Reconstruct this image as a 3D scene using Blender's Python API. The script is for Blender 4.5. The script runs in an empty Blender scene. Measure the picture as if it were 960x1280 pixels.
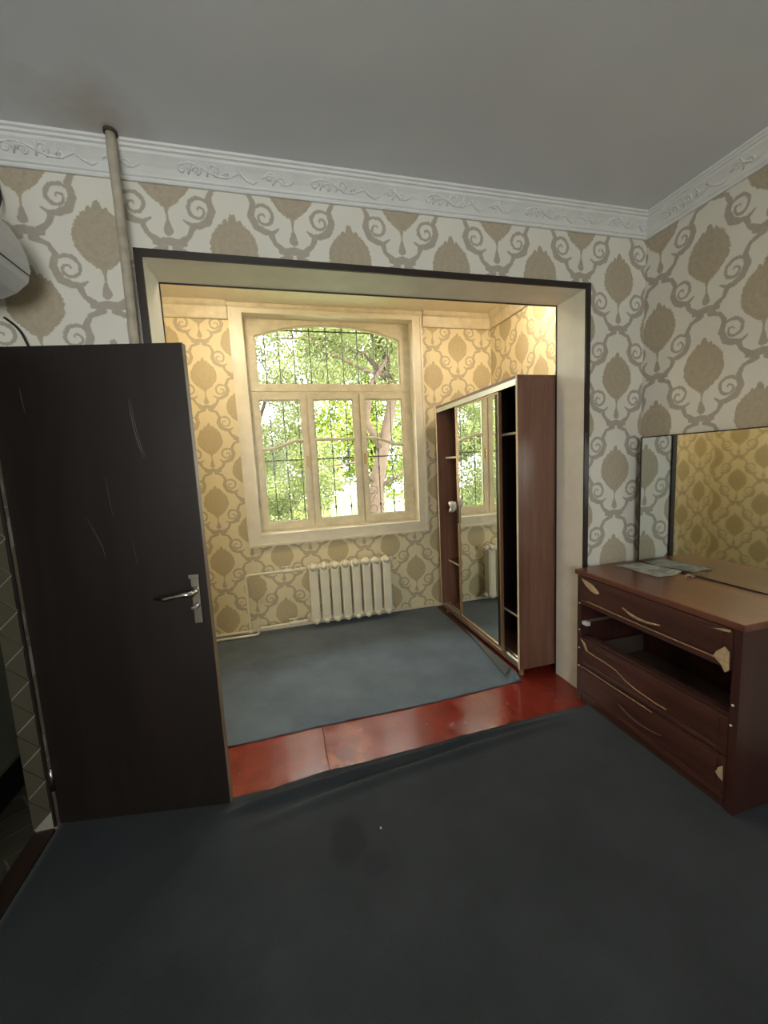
import bpy, bmesh, math, random
from mathutils import Vector, Matrix, noise
random.seed(7)
PI = math.pi
SC = bpy.context.scene
COL = SC.collection

# ---------------------------------------------------------------- camera
F_PX = 494.1
cam_loc = Vector((0.471, -1.919, 1.451))
yaw, pitch, roll = -0.253, -0.121, -0.05
fw = Vector((-math.sin(yaw)*math.cos(pitch), math.cos(yaw)*math.cos(pitch), math.sin(pitch)))
rt = Vector((math.cos(yaw), math.sin(yaw), 0))
up = rt.cross(fw)
c_, s_ = math.cos(roll), math.sin(roll)
rt, up = rt*c_ + up*s_, up*c_ - rt*s_
cd = bpy.data.cameras.new('camera')
cd.sensor_fit = 'HORIZONTAL'; cd.sensor_width = 36.0; cd.lens = 36.0*F_PX/960.0
cd.clip_start = 0.02; cd.clip_end = 200
cam = bpy.data.objects.new('camera', cd)
M = Matrix((rt, up, -fw)).transposed().to_4x4(); M.translation = cam_loc
cam.matrix_world = M
COL.objects.link(cam); SC.camera = cam

# ---------------------------------------------------------------- sky, sun, view
W = bpy.data.worlds.new('sky'); SC.world = W; W.use_nodes = True
bg = W.node_tree.nodes['Background']
bg.inputs['Color'].default_value = (0.96, 0.98, 1.0, 1)
bg.inputs['Strength'].default_value = 9.5
sd = bpy.data.lights.new('sun', 'SUN'); sd.energy = 5.0; sd.angle = 0.02; sd.color = (1.0, 0.93, 0.78)
sun = bpy.data.objects.new('sun', sd); COL.objects.link(sun)
sun.rotation_euler = Vector((0.75, 0.0, 1.0)).to_track_quat('Z', 'Y').to_euler()
# sky portals in the two window openings (they add no light, they only guide sampling)
def portal(name, loc, sx, sz, rx):
    l = bpy.data.lights.new(name, 'AREA'); l.shape = 'RECTANGLE'; l.size = sx; l.size_y = sz
    l.cycles.is_portal = True
    o = bpy.data.objects.new(name, l); COL.objects.link(o)
    o.location = loc; o.rotation_euler = (rx, 0, 0)
REAR = -3.7
RWX0, RWX1, RWZ0, RWZ1 = -0.35, 0.80, 1.05, 2.30
portal('sky_portal', (1.01, 2.02, 1.81), 1.5, 1.9, -PI/2)
portal('sky_portal', ((RWX0+RWX1)/2, REAR-0.26, (RWZ0+RWZ1)/2), RWX1-RWX0, RWZ1-RWZ0, PI/2)
SC.view_settings.view_transform = 'Standard'; SC.view_settings.look = 'None'
SC.view_settings.exposure = 0.9; SC.view_settings.gamma = 1.0
SC.view_settings.use_curve_mapping = False
SC.cycles.max_bounces = 14; SC.cycles.diffuse_bounces = 8; SC.cycles.glossy_bounces = 6
SC.cycles.transparent_max_bounces = 16

# ---------------------------------------------------------------- node helpers
def srgb(r, g, b):
    f = lambda v: (v/255/12.92) if v/255 <= 0.04045 else ((v/255+0.055)/1.055)**2.4
    return (f(r), f(g), f(b), 1)
class N:
    """small expression compiler for math nodes"""
    def __init__(s, t, sock): s.t = t; s.s = sock
    def _b(s, o, op, rev=False):
        n = s.t.nodes.new('ShaderNodeMath'); n.operation = op
        a, b = (o, s) if rev else (s, o)
        for i, v in enumerate((a, b)):
            if isinstance(v, N): s.t.links.new(v.s, n.inputs[i])
            elif v is not None: n.inputs[i].default_value = v
        return N(s.t, n.outputs[0])
    def __add__(s, o): return s._b(o, 'ADD')
    __radd__ = __add__
    def __sub__(s, o): return s._b(o, 'SUBTRACT')
    def __rsub__(s, o): return s._b(o, 'SUBTRACT', True)
    def __mul__(s, o): return s._b(o, 'MULTIPLY')
    __rmul__ = __mul__
    def __truediv__(s, o): return s._b(o, 'DIVIDE')
    def fract(s): return s._b(None, 'FRACT')
    def abs(s): return s._b(None, 'ABSOLUTE')
    def sqrt(s): return s._b(None, 'SQRT')
    def min(s, o): return s._b(o, 'MINIMUM')
    def max(s, o): return s._b(o, 'MAXIMUM')
    def lt(s, o): return s._b(o, 'LESS_THAN')
    def gt(s, o): return s._b(o, 'GREATER_THAN')
    def atan2(s, o): return s._b(o, 'ARCTAN2')
    def clamp(s):
        n = s.t.nodes.new('ShaderNodeClamp'); s.t.links.new(s.s, n.inputs[0]); return N(s.t, n.outputs[0])
def edge(d, w):      # 1 inside (d<0), soft edge of width w
    return (0.5 - d/w).clamp()
def new_mat(name):
    m = bpy.data.materials.new(name); m.use_nodes = True
    return m, m.node_tree, m.node_tree.nodes['Principled BSDF']
def noise_tex(t, scale, detail=3, vec=None, rough=0.5):
    n = t.nodes.new('ShaderNodeTexNoise'); n.inputs['Scale'].default_value = scale
    n.inputs['Detail'].default_value = detail; n.inputs['Roughness'].default_value = rough
    if vec is not None: t.links.new(vec, n.inputs['Vector'])
    return n
def ramp(t, sock, stops):
    r = t.nodes.new('ShaderNodeValToRGB'); t.links.new(sock, r.inputs[0])
    e = r.color_ramp.elements
    while len(e) < len(stops): e.new(0.5)
    for i, (p, c) in enumerate(stops): e[i].position = p; e[i].color = c
    return r.outputs[0]
def mix(t, f, a, b):
    n = t.nodes.new('ShaderNodeMix'); n.data_type = 'RGBA'
    for i, v in ((0, f), (6, a), (7, b)):
        if isinstance(v, N): v = v.s
        if isinstance(v, (tuple, float, int)): n.inputs[i].default_value = v
        else: t.links.new(v, n.inputs[i])
    return n.outputs[2]
def bump(t, b, h, strength, dist=0.002):
    n = t.nodes.new('ShaderNodeBump'); n.inputs['Strength'].default_value = strength
    n.inputs['Distance'].default_value = dist
    t.links.new(h, n.inputs['Height']); t.links.new(n.outputs[0], b.inputs['Normal'])
def plain(name, col, rough=0.5, metal=0.0, var=0.12, scale=9, bmp=0.0, bscale=120, spec=0.5, stretch=None):
    m, t, b = new_mat(name)
    g = t.nodes.new('ShaderNodeTexCoord').outputs['Object']
    if stretch:
        mp = t.nodes.new('ShaderNodeMapping'); mp.inputs['Scale'].default_value = stretch
        t.links.new(g, mp.inputs[0]); g = mp.outputs[0]
    n = noise_tex(t, scale, 4, g)
    d = tuple(min(1, c*(1-var)) for c in col[:3])+(1,); l = tuple(min(1, c*(1+var)) for c in col[:3])+(1,)
    t.links.new(ramp(t, n.outputs['Fac'], [(0.3, d), (0.7, l)]), b.inputs['Base Color'])
    b.inputs['Roughness'].default_value = rough; b.inputs['Metallic'].default_value = metal
    b.inputs['Specular IOR Level'].default_value = spec
    if bmp: bump(t, b, noise_tex(t, bscale, 3, g).outputs['Fac'], bmp)
    return m

def wallpaper(name, axis, u0, v0, warm_light=0.0):  # last argument mixes yellow light into the paper colours
    m, t, b = new_mat(name)
    pos = t.nodes.new('ShaderNodeNewGeometry').outputs['Position']
    nz = noise_tex(t, 22, 2, pos)
    va = t.nodes.new('ShaderNodeVectorMath'); va.operation = 'MULTIPLY_ADD'
    t.links.new(nz.outputs['Color'], va.inputs[0]); va.inputs[1].default_value = (0.012,)*3; t.links.new(pos, va.inputs[2])
    sp = t.nodes.new('ShaderNodeSeparateXYZ'); t.links.new(va.outputs[0], sp.inputs[0])
    u = N(t, sp.outputs[axis]) - (u0+0.006); v = N(t, sp.outputs[2]) - (v0+0.006)
    PU, PV = 0.506, 0.525
    fine = N(t, noise_tex(t, 95, 2, pos).outputs['Fac']) - 0.5
    med = None; scr = None; inner = None
    def seg(x, y, ax, ay, bx, by, r0, r1):
        dx, dy = bx-ax, by-ay; L = dx*dx+dy*dy
        h = (((x-ax)*dx + (y-ay)*dy)/L).clamp()
        ex = x-ax-h*dx; ey = y-ay-h*dy
        return (ex*ex+ey*ey).sqrt() - (h*(r1-r0)+r0)
    for off in (0.0, 0.5):
        x = (((u/PU + (off+0.5)).fract() - 0.5)*PU).abs()
        y = ((v/PV + (off+0.5)).fract() - 0.5)*PV
        # pomegranate: ellipse whose width tapers to a point below
        k = (0.0 - y)
        wdt = (1.0 - ((k-0.01).max(0.0)*(k-0.01).max(0.0))*42.0).max(0.12)
        ex = x/(wdt*0.098); ey = y/0.118
        dm = ((ex*ex+ey*ey).sqrt()-1.0)*0.08 + fine*0.02
        dm = dm.min(seg(x, y, 0, -0.09, 0, -0.142, 0.018, 0.003))
        dm = dm.min(seg(x, y, 0, 0.105, 0, 0.135, 0.024, 0.012) + fine*0.016)
        dm = dm.min(seg(x, y, 0.03, 0.112, 0.03, 0.115, 0.010, 0.008))
        med = dm if med is None else med.min(dm)
        iv = (((ex*ex+(ey-0.1)*(ey-0.1)).sqrt()*2.6 + (x*70.0).fract()*0.25).fract()-0.5).abs()
        inner = iv if inner is None else inner.max(iv)
        # bud, stem and junction
        d = seg(x, y, 0, -0.142, 0, -0.165, 0.004, 0.004)
        d = d.min(seg(x, y, 0, -0.170, 0, -0.205, 0.008, 0.019))
        d = d.min(seg(x, y, 0, -0.245, 0.055, -0.252, 0.017, 0.012))
        d = d.min(seg(x, y, 0, -0.262, 0.0, -0.262+0.0001-0.02, 0.012, 0.004))
        # link with spiral on the upper side
        for q in ((0.02, 0.255, 0.07, 0.235, 0.013, 0.009), (0.07, 0.235, 0.090, 0.195, 0.009, 0.012), (0.090, 0.195, 0.078, 0.150, 0.012, 0.015),
                  (0.078, 0.150, 0.098, 0.105, 0.015, 0.016), (0.098, 0.105, 0.135, 0.086, 0.016, 0.013), (0.135, 0.086, 0.165, 0.086, 0.013, 0.009),
                  (0.165, 0.086, 0.190, 0.103, 0.009, 0.004), (0.158, 0.080, 0.172, 0.045, 0.013, 0.009), (0.172, 0.045, 0.218, 0.008, 0.009, 0.017)):
            d = d.min(seg(x, y, *q))
        px, py = x-0.130, y-0.147
        rr = (px*px+py*py).sqrt()
        th = px.atan2(py)*(0.5/PI)
        pit = 0.036
        ds = ((((rr/pit) + th + 0.20).fract()-0.5).abs())*pit - (rr*0.10+0.0035)
        ds = ds.max(rr-0.055)
        d = d.min(ds + fine*0.006)
        scr = d if scr is None else scr.min(d)
    scr = scr + fine*0.007
    mm = edge(med, 0.004); ms = edge(scr, 0.004)
    base = mix(t, noise_tex(t, 4, 3, pos).outputs['Fac'], srgb(220, 215-7*warm_light, 203-30*warm_light), srgb(230, 226-8*warm_light, 215-32*warm_light))
    scol = mix(t, noise_tex(t, 40, 2, pos).outputs['Fac'], srgb(166+12*warm_light, 157+7*warm_light, 144-8*warm_light), srgb(184+10*warm_light, 175+6*warm_light, 160-8*warm_light))
    mc = mix(t, noise_tex(t, 60, 3, pos).outputs['Fac'], srgb(162+14*warm_light, 149+10*warm_light, 129-6*warm_light), srgb(190+10*warm_light, 177+8*warm_light, 155-8*warm_light))
    mc = mix(t, edge(0.36-inner, 0.12)*0.25, mc, srgb(195, 184, 160))
    c = mix(t, ms, base, scol); c = mix(t, mm, c, mc)
    t.links.new(c, b.inputs['Base Color'])
    b.inputs['Roughness'].default_value = 0.5; b.inputs['Specular IOR Level'].default_value = 0.3
    bump(t, b, (mm.max(ms)*0.6 + fine*0.5).s, 0.3, 0.0015)
    return m

WP_Y = wallpaper('damask wallpaper facing the camera', 0, -0.144, 2.393)
WP_X = wallpaper('damask wallpaper on side walls', 1, -0.345, 2.372)
WP_B = wallpaper('damask wallpaper in the alcove', 0, -0.065, 2.24, 1.0)  # the alcove's yellow light is tinted into this paper
WP_A = wallpaper('damask wallpaper on the alcove sides', 1, 1.19, 2.372, 1.0)  # side paper carries the same yellow light in its colour
PAINT = plain('cream gloss paint', srgb(222, 214, 192), 0.35, var=0.06, bmp=0.15, bscale=25)
PAINT_OLD = plain('aged cream paint', srgb(206, 196, 168), 0.4, var=0.12, scale=14, bmp=0.3, bscale=40)
PLASTER = plain('white plaster cornice', srgb(222, 222, 220), 0.6, var=0.04, bmp=0.2, bscale=60)
REVEAL = plain('off white reveal board', srgb(224, 221, 212), 0.45, var=0.05, bmp=0.1, bscale=12)
BLACK = plain('black edging strip', srgb(42, 32, 27), 0.4)
WHITEP = plain('white radiator enamel', srgb(226, 220, 198), 0.35, var=0.05, bmp=0.15, bscale=50)
def wood(name, dark, light, rough, spec=0.5, axis=2):
    m, t, b = new_mat(name)
    g = t.nodes.new('ShaderNodeTexCoord').outputs['Object']
    mp = t.nodes.new('ShaderNodeMapping')
    s = [14.0, 14.0, 14.0]; s[axis] = 1.1
    mp.inputs['Scale'].default_value = s
    t.links.new(g, mp.inputs[0])
    n = noise_tex(t, 1.0, 6, mp.outputs[0], 0.6); n.inputs['Distortion'].default_value = 0.6
    n2 = noise_tex(t, 6.0, 5, mp.outputs[0], 0.7)
    f = (N(t, n.outputs['Fac'])*0.7 + N(t, n2.outputs['Fac'])*0.3)
    t.links.new(ramp(t, f.s, [(0.36, dark), (0.64, light)]), b.inputs['Base Color'])
    b.inputs['Roughness'].default_value = rough; b.inputs['Specular IOR Level'].default_value = spec
    bump(t, b, f.s, 0.1, 0.001)
    return m
WARD = wood('walnut laminate of the wardrobe', srgb(106, 72, 58), srgb(134, 95, 79), 0.35)
WARDIN = wood('dark inner laminate', srgb(44, 30, 32), srgb(62, 42, 42), 0.5)
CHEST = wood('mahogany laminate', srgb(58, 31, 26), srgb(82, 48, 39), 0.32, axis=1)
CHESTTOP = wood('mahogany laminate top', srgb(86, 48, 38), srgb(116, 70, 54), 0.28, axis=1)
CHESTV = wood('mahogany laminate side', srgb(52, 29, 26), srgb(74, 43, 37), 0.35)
DOORM = wood('dark wenge door film', srgb(30, 22, 19), srgb(40, 31, 27), 0.42)
CHIP = plain('bare chipboard', srgb(178, 152, 118), 0.9, var=0.2, scale=60, bmp=0.5)
EDGEW = plain('worn pale edge', srgb(150, 118, 88), 0.7, var=0.25, scale=40)
CHROME = plain('brushed chrome', srgb(190, 185, 176), 0.25, metal=1.0, var=0.08, scale=30)
ALU = plain('aluminium rail', srgb(205, 200, 188), 0.3, metal=0.9, var=0.05)
BRONZE = plain('champagne aluminium profile', srgb(176, 142, 108), 0.35, metal=0.7, var=0.06)
MIRROR = plain('mirror glass', (0.86, 0.88, 0.84, 1), 0.01, metal=1.0, var=0.0)
MIRROR_T = plain('aged mirror glass', (0.72, 0.75, 0.72, 1), 0.03, metal=1.0, var=0.02)
RUBBER = plain('black rubber', srgb(24, 22, 22), 0.5)
ACW = plain('white air conditioner plastic', srgb(214, 216, 218), 0.35, var=0.02)
PIPEM = plain('old painted pipe', srgb(176, 166, 148), 0.5, var=0.2, scale=18, bmp=0.3)
IRON = plain('dark iron', srgb(62, 64, 52), 0.6, var=0.2)
TRIMB = plain('grubby plaster strip', srgb(184, 180, 168), 0.8, var=0.18, scale=25, bmp=0.5)

def mk_ceiling():
    m, t, b = new_mat('old painted ceiling')
    pos = t.nodes.new('ShaderNodeNewGeometry').outputs['Position']
    n = noise_tex(t, 1.3, 3, pos)
    c = ramp(t, n.outputs['Fac'], [(0.3, srgb(203, 206, 212)), (0.7, srgb(214, 217, 223))])
    sp = t.nodes.new('ShaderNodeSeparateXYZ'); t.links.new(pos, sp.inputs[0])
    dx = N(t, sp.outputs[0])+0.07; dy = (N(t, sp.outputs[1])+0.17)*1.2
    st = edge((dx*dx+dy*dy).sqrt() + N(t, noise_tex(t, 9, 4, pos).outputs['Fac'])*0.22 - 0.25, 0.18)
    c = mix(t, st*0.4, c, srgb(150, 122, 80))
    t.links.new(c, b.inputs['Base Color']); b.inputs['Roughness'].default_value = 0.33
    bump(t, b, noise_tex(t, 5, 2, pos).outputs['Fac'], 0.25, 0.004)
    return m
CEIL = mk_ceiling()
def mk_red():
    m, t, b = new_mat('oxblood floor paint')
    pos = t.nodes.new('ShaderNodeNewGeometry').outputs['Position']
    n = noise_tex(t, 7, 6, pos, 0.65); n2 = noise_tex(t, 2.2, 4, pos)
    c = ramp(t, n.outputs['Fac'], [(0.3, srgb(106, 34, 26)), (0.72, srgb(138, 50, 38))])
    w = edge(0.60-N(t, n2.outputs['Fac']), 0.10)*edge(0.5-N(t, n.outputs['Fac']), 0.1)
    c = mix(t, w*0.5, c, srgb(176, 96, 62))
    t.links.new(c, b.inputs['Base Color'])
    r = ramp(t, noise_tex(t, 16, 4, pos).outputs['Fac'], [(0.35, (0.13,)*3+(1,)), (0.7, (0.28,)*3+(1,))])
    t.links.new(r, b.inputs['Roughness'])
    bump(t, b, noise_tex(t, 22, 3, pos).outputs['Fac'], 0.25, 0.002)
    return m
RED = mk_red()
def mk_carpet(name, d, l, stains):
    m, t, b = new_mat(name)
    pos = t.nodes.new('ShaderNodeNewGeometry').outputs['Position']
    n = noise_tex(t, 3.0, 5, pos, 0.6); f = noise_tex(t, 420, 2, pos)
    v = N(t, n.outputs['Fac'])*0.6+N(t, f.outputs['Fac'])*0.4
    c = ramp(t, v.s, [(0.35, d), (0.65, l)])
    sp = t.nodes.new('ShaderNodeSeparateXYZ'); t.links.new(pos, sp.inputs[0])
    wob = N(t, noise_tex(t, 12, 4, pos).outputs['Fac'])*0.16-0.08
    for (sx, sy, rx, ry, k) in stains:
        ex = (N(t, sp.outputs[0])-sx)/rx; ey = (N(t, sp.outputs[1])-sy)/ry
        c = mix(t, edge((ex*ex+ey*ey).sqrt()-1.0+wob*5.0, 0.5)*abs(k), c, srgb(22, 24, 27) if k > 0 else srgb(92, 98, 100))
    t.links.new(c, b.inputs['Base Color']); b.inputs['Roughness'].default_value = 0.95
    b.inputs['Specular IOR Level'].default_value = 0.15
    b.inputs['Sheen Weight'].default_value = 0.15
    bump(t, b, f.outputs['Fac'], 0.6, 0.003)
    return m
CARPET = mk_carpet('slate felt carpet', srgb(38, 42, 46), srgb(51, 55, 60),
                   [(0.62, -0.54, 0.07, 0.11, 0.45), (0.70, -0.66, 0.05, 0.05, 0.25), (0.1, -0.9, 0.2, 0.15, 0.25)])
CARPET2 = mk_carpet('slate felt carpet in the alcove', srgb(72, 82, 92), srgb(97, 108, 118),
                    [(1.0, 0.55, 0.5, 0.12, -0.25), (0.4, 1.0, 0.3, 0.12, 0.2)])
def mk_glass():
    m = bpy.data.materials.new('window glass'); m.use_nodes = True; t = m.node_tree; t.nodes.clear()
    o = t.nodes.new('ShaderNodeOutputMaterial'); mx = t.nodes.new('ShaderNodeMixShader')
    tr = t.nodes.new('ShaderNodeBsdfTransparent'); tr.inputs[0].default_value = (0.97, 0.985, 0.96, 1)
    gl = t.nodes.new('ShaderNodeBsdfGlossy'); gl.inputs['Roughness'].default_value = 0.02
    fr = t.nodes.new('ShaderNodeFresnel'); fr.inputs[0].default_value = 1.14
    t.links.new(fr.outputs[0], mx.inputs[0]); t.links.new(tr.outputs[0], mx.inputs[1]); t.links.new(gl.outputs[0], mx.inputs[2])
    t.links.new(mx.outputs[0], o.inputs[0]); return m
GLASS = mk_glass()
def mk_leaf(name, a, c):
    m = bpy.data.materials.new(name); m.use_nodes = True; t = m.node_tree; t.nodes.clear()
    o = t.nodes.new('ShaderNodeOutputMaterial'); mx = t.nodes.new('ShaderNodeMixShader'); mx.inputs[0].default_value = 0.5
    d = t.nodes.new('ShaderNodeBsdfDiffuse'); tr = t.nodes.new('ShaderNodeBsdfTranslucent')
    pos = t.nodes.new('ShaderNodeNewGeometry').outputs['Position']
    col = ramp(t, noise_tex(t, 1.7, 4, pos).outputs['Fac'], [(0.35, a), (0.65, c)])
    t.links.new(col, d.inputs[0]); t.links.new(col, tr.inputs[0])
    t.links.new(d.outputs[0], mx.inputs[1]); t.links.new(tr.outputs[0], mx.inputs[2]); t.links.new(mx.outputs[0], o.inputs[0]); return m
LEAF = mk_leaf('sunlit leaves', srgb(104, 112, 72), srgb(146, 152, 104))
LEAF2 = mk_leaf('yellow green leaves', srgb(104, 120, 52), srgb(150, 162, 80))
BARK = plain('tan bark', srgb(70, 54, 40), 0.9, var=0.25, scale=20, bmp=0.8, bscale=30)
LAWN = plain('lawn', srgb(84, 100, 40), 0.9, var=0.3, scale=8)
PAVE = plain('pale paving', srgb(140, 136, 124), 0.9, var=0.1, scale=5)

# ---------------------------------------------------------------- mesh helpers
def wloc(o):
    v = Vector((0, 0, 0))
    while o is not None: v += o.location; o = o.parent
    return v
def box(bm, x0, x1, y0, y1, z0, z1, bev=0.0, T=None):
    x0, x1 = min(x0, x1), max(x0, x1); y0, y1 = min(y0, y1), max(y0, y1); z0, z1 = min(z0, z1), max(z0, z1)
    vs = [bm.verts.new((x, y, z)) for x in (x0, x1) for y in (y0, y1) for z in (z0, z1)]
    fs = [bm.faces.new([vs[i] for i in f]) for f in ((0,1,3,2),(4,6,7,5),(0,4,5,1),(2,3,7,6),(0,2,6,4),(1,5,7,3))]
    if bev:
        es = {e for f in fs for e in f.edges}
        r = bmesh.ops.bevel(bm, geom=list(es), offset=bev, segments=2, affect='EDGES', profile=0.6)
        vs = list({v for f in r['faces'] for v in f.verts} | {v for v in vs if v.is_valid})
    if T is not None:
        for v in vs: v.co = T @ v.co
    return vs
def tube(bm, pts, r, n=10, cap=True, flat=None):
    pts = [Vector(p) for p in pts]; rings = []
    rs = r if isinstance(r, (list, tuple)) else [r]*len(pts)
    prev = None
    for i, p in enumerate(pts):
        d = (pts[min(i+1, len(pts)-1)] - pts[max(i-1, 0)])
        d = d.normalized() if d.length > 1e-9 else Vector((0, 0, 1))
        if prev is None:
            a = Vector((0, 0, 1)) if abs(d.z) < 0.9 else Vector((1, 0, 0))
            s = d.cross(a).normalized()
        else:
            s = (prev - d*prev.dot(d)); s = s.normalized() if s.length > 1e-6 else d.orthogonal().normalized()
        prev = s; q = d.cross(s)
        rings.append([bm.verts.new(p + (s*math.cos(2*PI*k/n) + q*math.sin(2*PI*k/n))*rs[i]) for k in range(n)])
    for a, b in zip(rings, rings[1:]):
        for k in range(n):
            f = bm.faces.new((a[k], a[(k+1) % n], b[(k+1) % n], b[k])); f.smooth = True
    if cap:
        bm.faces.new(rings[0][::-1]); bm.faces.new(rings[-1])
    return rings
def prism(bm, pts, f0, f1):
    """polygon pts (2D) mapped by f0 and f1 to two 3D rings"""
    a = [bm.verts.new(f0(*p)) for p in pts]; b = [bm.verts.new(f1(*p)) for p in pts]
    n = len(pts)
    bm.faces.new(a[::-1]); bm.faces.new(b)
    for i in range(n): bm.faces.new((a[i], a[(i+1) % n], b[(i+1) % n], b[i]))
def ring(bm, outer, inner, y0, y1, closed=True):
    """frame between two equally long 2D outlines (x,z), from y0 to y1"""
    n = len(outer)
    V = [[bm.verts.new((p[0], y, p[1])) for p in o] for o in (outer, inner) for y in (y0, y1)]
    o0, o1, i0, i1 = V
    for k in range(n if closed else n-1):
        j = (k+1) % n
        for q in ((o0[k], i0[k], i0[j], o0[j]), (o1[k], o1[j], i1[j], i1[k]), (o0[k], o0[j], o1[j], o1[k]), (i0[k], i1[k], i1[j], i0[j])):
            bm.faces.new(q)
def obj(name, bm, mat, parent=None, smooth=False, kind=None, label=None):
    bmesh.ops.recalc_face_normals(bm, faces=bm.faces)
    me = bpy.data.meshes.new(name)
    cs = [v.co for v in bm.verts]
    mn = Vector([min(c[i] for c in cs) for i in range(3)]); mx = Vector([max(c[i] for c in cs) for i in range(3)])
    org = Vector(((mn.x+mx.x)/2, (mn.y+mx.y)/2, mn.z))
    bmesh.ops.translate(bm, verts=bm.verts, vec=-org)
    if smooth:
        for f in bm.faces: f.smooth = True
    bm.to_mesh(me); bm.free(); me.materials.append(mat)
    o = bpy.data.objects.new(name, me); COL.objects.link(o)
    if parent is not None: o.parent = parent; o.location = org - wloc(parent)
    else: o.location = org
    if kind: o['kind'] = kind
    if label: o['label'] = label
    return o
def B(name, mat, parent=None, *dims, bev=0.0, **k):
    bm = bmesh.new()
    for d in dims: box(bm, *d, bev=bev)
    return obj(name, bm, mat, parent, **k)
def tag(o, label, cat, group=None):
    o['label'] = label; o['category'] = cat
    if group: o['group'] = group
    return o
def empty(name, loc, label=None, cat=None, group=None, kind=None):
    o = bpy.data.objects.new(name, None); COL.objects.link(o); o.location = loc; o.empty_display_size = 0.1
    if label: o['label'] = label
    if cat: o['category'] = cat
    if group: o['group'] = group
    if kind: o['kind'] = kind
    return o
def inst(src, parent, loc_world, scale=None, rot=None):
    c = src.copy(); COL.objects.link(c); c.parent = parent
    c.location = Vector(loc_world) - (wloc(parent) if parent else Vector())
    if scale: c.scale = scale
    if rot: c.rotation_euler = rot
    return c

# ================================================================= ROOM SHELL
TH = 0.075
XL, XR = -0.545, 2.568          # left and right walls
W_, H_, D_ = 2.161, 2.34, 0.222 # opening between room and alcove
YB = 1.70                       # alcove back wall
ZC, ZA = 2.72, 2.822            # ceilings
ST = dict(kind='structure')
# wall with the opening (papered faces)
B('wall_front', WP_Y, None, (XL-TH, -0.012, 0, D_, -0.02, 2.95), (W_+0.012, XR+0.12, 0, D_, -0.02, 2.95), (-0.012, W_+0.012, 0, D_, H_+0.012, 2.95), **ST)
B('wall_right', WP_X, None, (XR, XR+0.15, REAR, 0, -0.02, 2.95), **ST)
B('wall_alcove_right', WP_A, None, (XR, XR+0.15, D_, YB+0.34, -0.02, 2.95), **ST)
# left wall with doorway
DY0, DY1, DZ = -0.93, -0.115, 1.975
B('wall_left', WP_X, None, (XL-TH, XL, DY1, 0, -0.02, 2.95), (XL-TH, XL, REAR, DY0, -0.02, 2.95), (XL-TH, XL, DY0, DY1, DZ, 2.95), **ST)
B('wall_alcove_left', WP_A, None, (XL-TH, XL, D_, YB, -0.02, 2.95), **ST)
# rear wall behind the camera, with the added window opening
B('wall_rear', WP_Y, None, (XL-TH, RWX0, REAR-0.25, REAR, -0.02, 2.95), (RWX1, XR+0.15, REAR-0.25, REAR, -0.02, 2.95),
  (RWX0, RWX1, REAR-0.25, REAR, -0.02, RWZ0), (RWX0, RWX1, REAR-0.25, REAR, RWZ1, 2.95), **ST)
# alcove back wall with window opening
WX0, WX1, WZ0, WZ1 = 0.262, 1.768, 0.872, 2.765
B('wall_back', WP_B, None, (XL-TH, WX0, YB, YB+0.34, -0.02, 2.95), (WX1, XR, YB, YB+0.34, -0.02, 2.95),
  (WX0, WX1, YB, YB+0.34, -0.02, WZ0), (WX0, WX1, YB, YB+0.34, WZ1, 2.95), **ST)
B('ceiling', CEIL, None, (XL, XR, REAR, 0, ZC, 3.05), **ST)
B('ceiling', plain('alcove ceiling paint', srgb(226, 218, 198), 0.5, var=0.04), None, (XL, XR, D_, YB, ZA, 3.05), **ST)
fl = B('floor', plain('bare subfloor', srgb(80, 50, 40), 0.8), None, (XL-TH, XR+0.12, REAR-0.2, YB+0.3, -0.08, -0.006), **ST)
SEAM = 0.594
bm = bmesh.new()
def sheet(bm, xa, xb, y0, y1, jag):
    n = 24; top = []
    L = [(xa+ (random.uniform(-0.0025, 0.0025) if jag == 'l' else 0), y0+(y1-y0)*i/n) for i in range(n+1)]
    Rr = [(xb+ (random.uniform(-0.0025, 0.0025) if jag == 'r' else 0), y1-(y1-y0)*i/n) for i in range(n+1)]
    prism(bm, L+Rr, lambda x, y: (x, y, -0.006), lambda x, y: (x, y, 0.0))
sheet(bm, XL+0.002, SEAM-0.003, -0.6, 0.9, 'r'); obj('floor_sheet', bm, RED, fl)
bm = bmesh.new(); sheet(bm, SEAM+0.003, XR-0.002, -0.6, 0.9, 'l'); obj('floor_sheet', bm, RED, fl)

# lining of the opening and its black edging
B('trim_1', REVEAL, None, (-0.012, 0.0, -0.002, D_+0.002, 0, H_+0.012), (W_, W_+0.012, -0.002, D_+0.002, 0, H_+0.012), (0, W_, -0.002, D_+0.002, H_, H_+0.012), **ST)
t2 = 0.03
B('trim_2', BLACK, None, (-t2, 0.0, -0.012, -0.0025, 0, H_+t2), (W_, W_+t2, -0.012, -0.0025, 0, H_+t2), (0, W_, -0.012, -0.0025, H_, H_+t2), **ST)
B('trim_3', BLACK, None, (-t2, 0.004, D_+0.0025, D_+0.010, 0.01, H_+t2), (W_-0.004, W_+t2, D_+0.0025, D_+0.010, 0.01, H_+t2), (0.004, W_-0.004, D_+0.0025, D_+0.010, H_-0.005, H_+t2), **ST)
# wall corner filler behind pipe: stripped wallpaper beside the opening
bm = bmesh.new(); P = []
for i in range(20): P.append((-0.034, 0.1+2.2*i/19))
for i in range(20): P.append((-0.088 + (0.02 if i > 12 else 0) + random.uniform(-0.006, 0.006) + 0.03*(i/19 < 0.1), 2.3-2.2*i/19))
prism(bm, P, lambda x, z: (x, 0.0, z), lambda x, z: (x, -0.0015, z))
obj('trim_4', bm, TRIMB, None, kind='structure')

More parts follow.
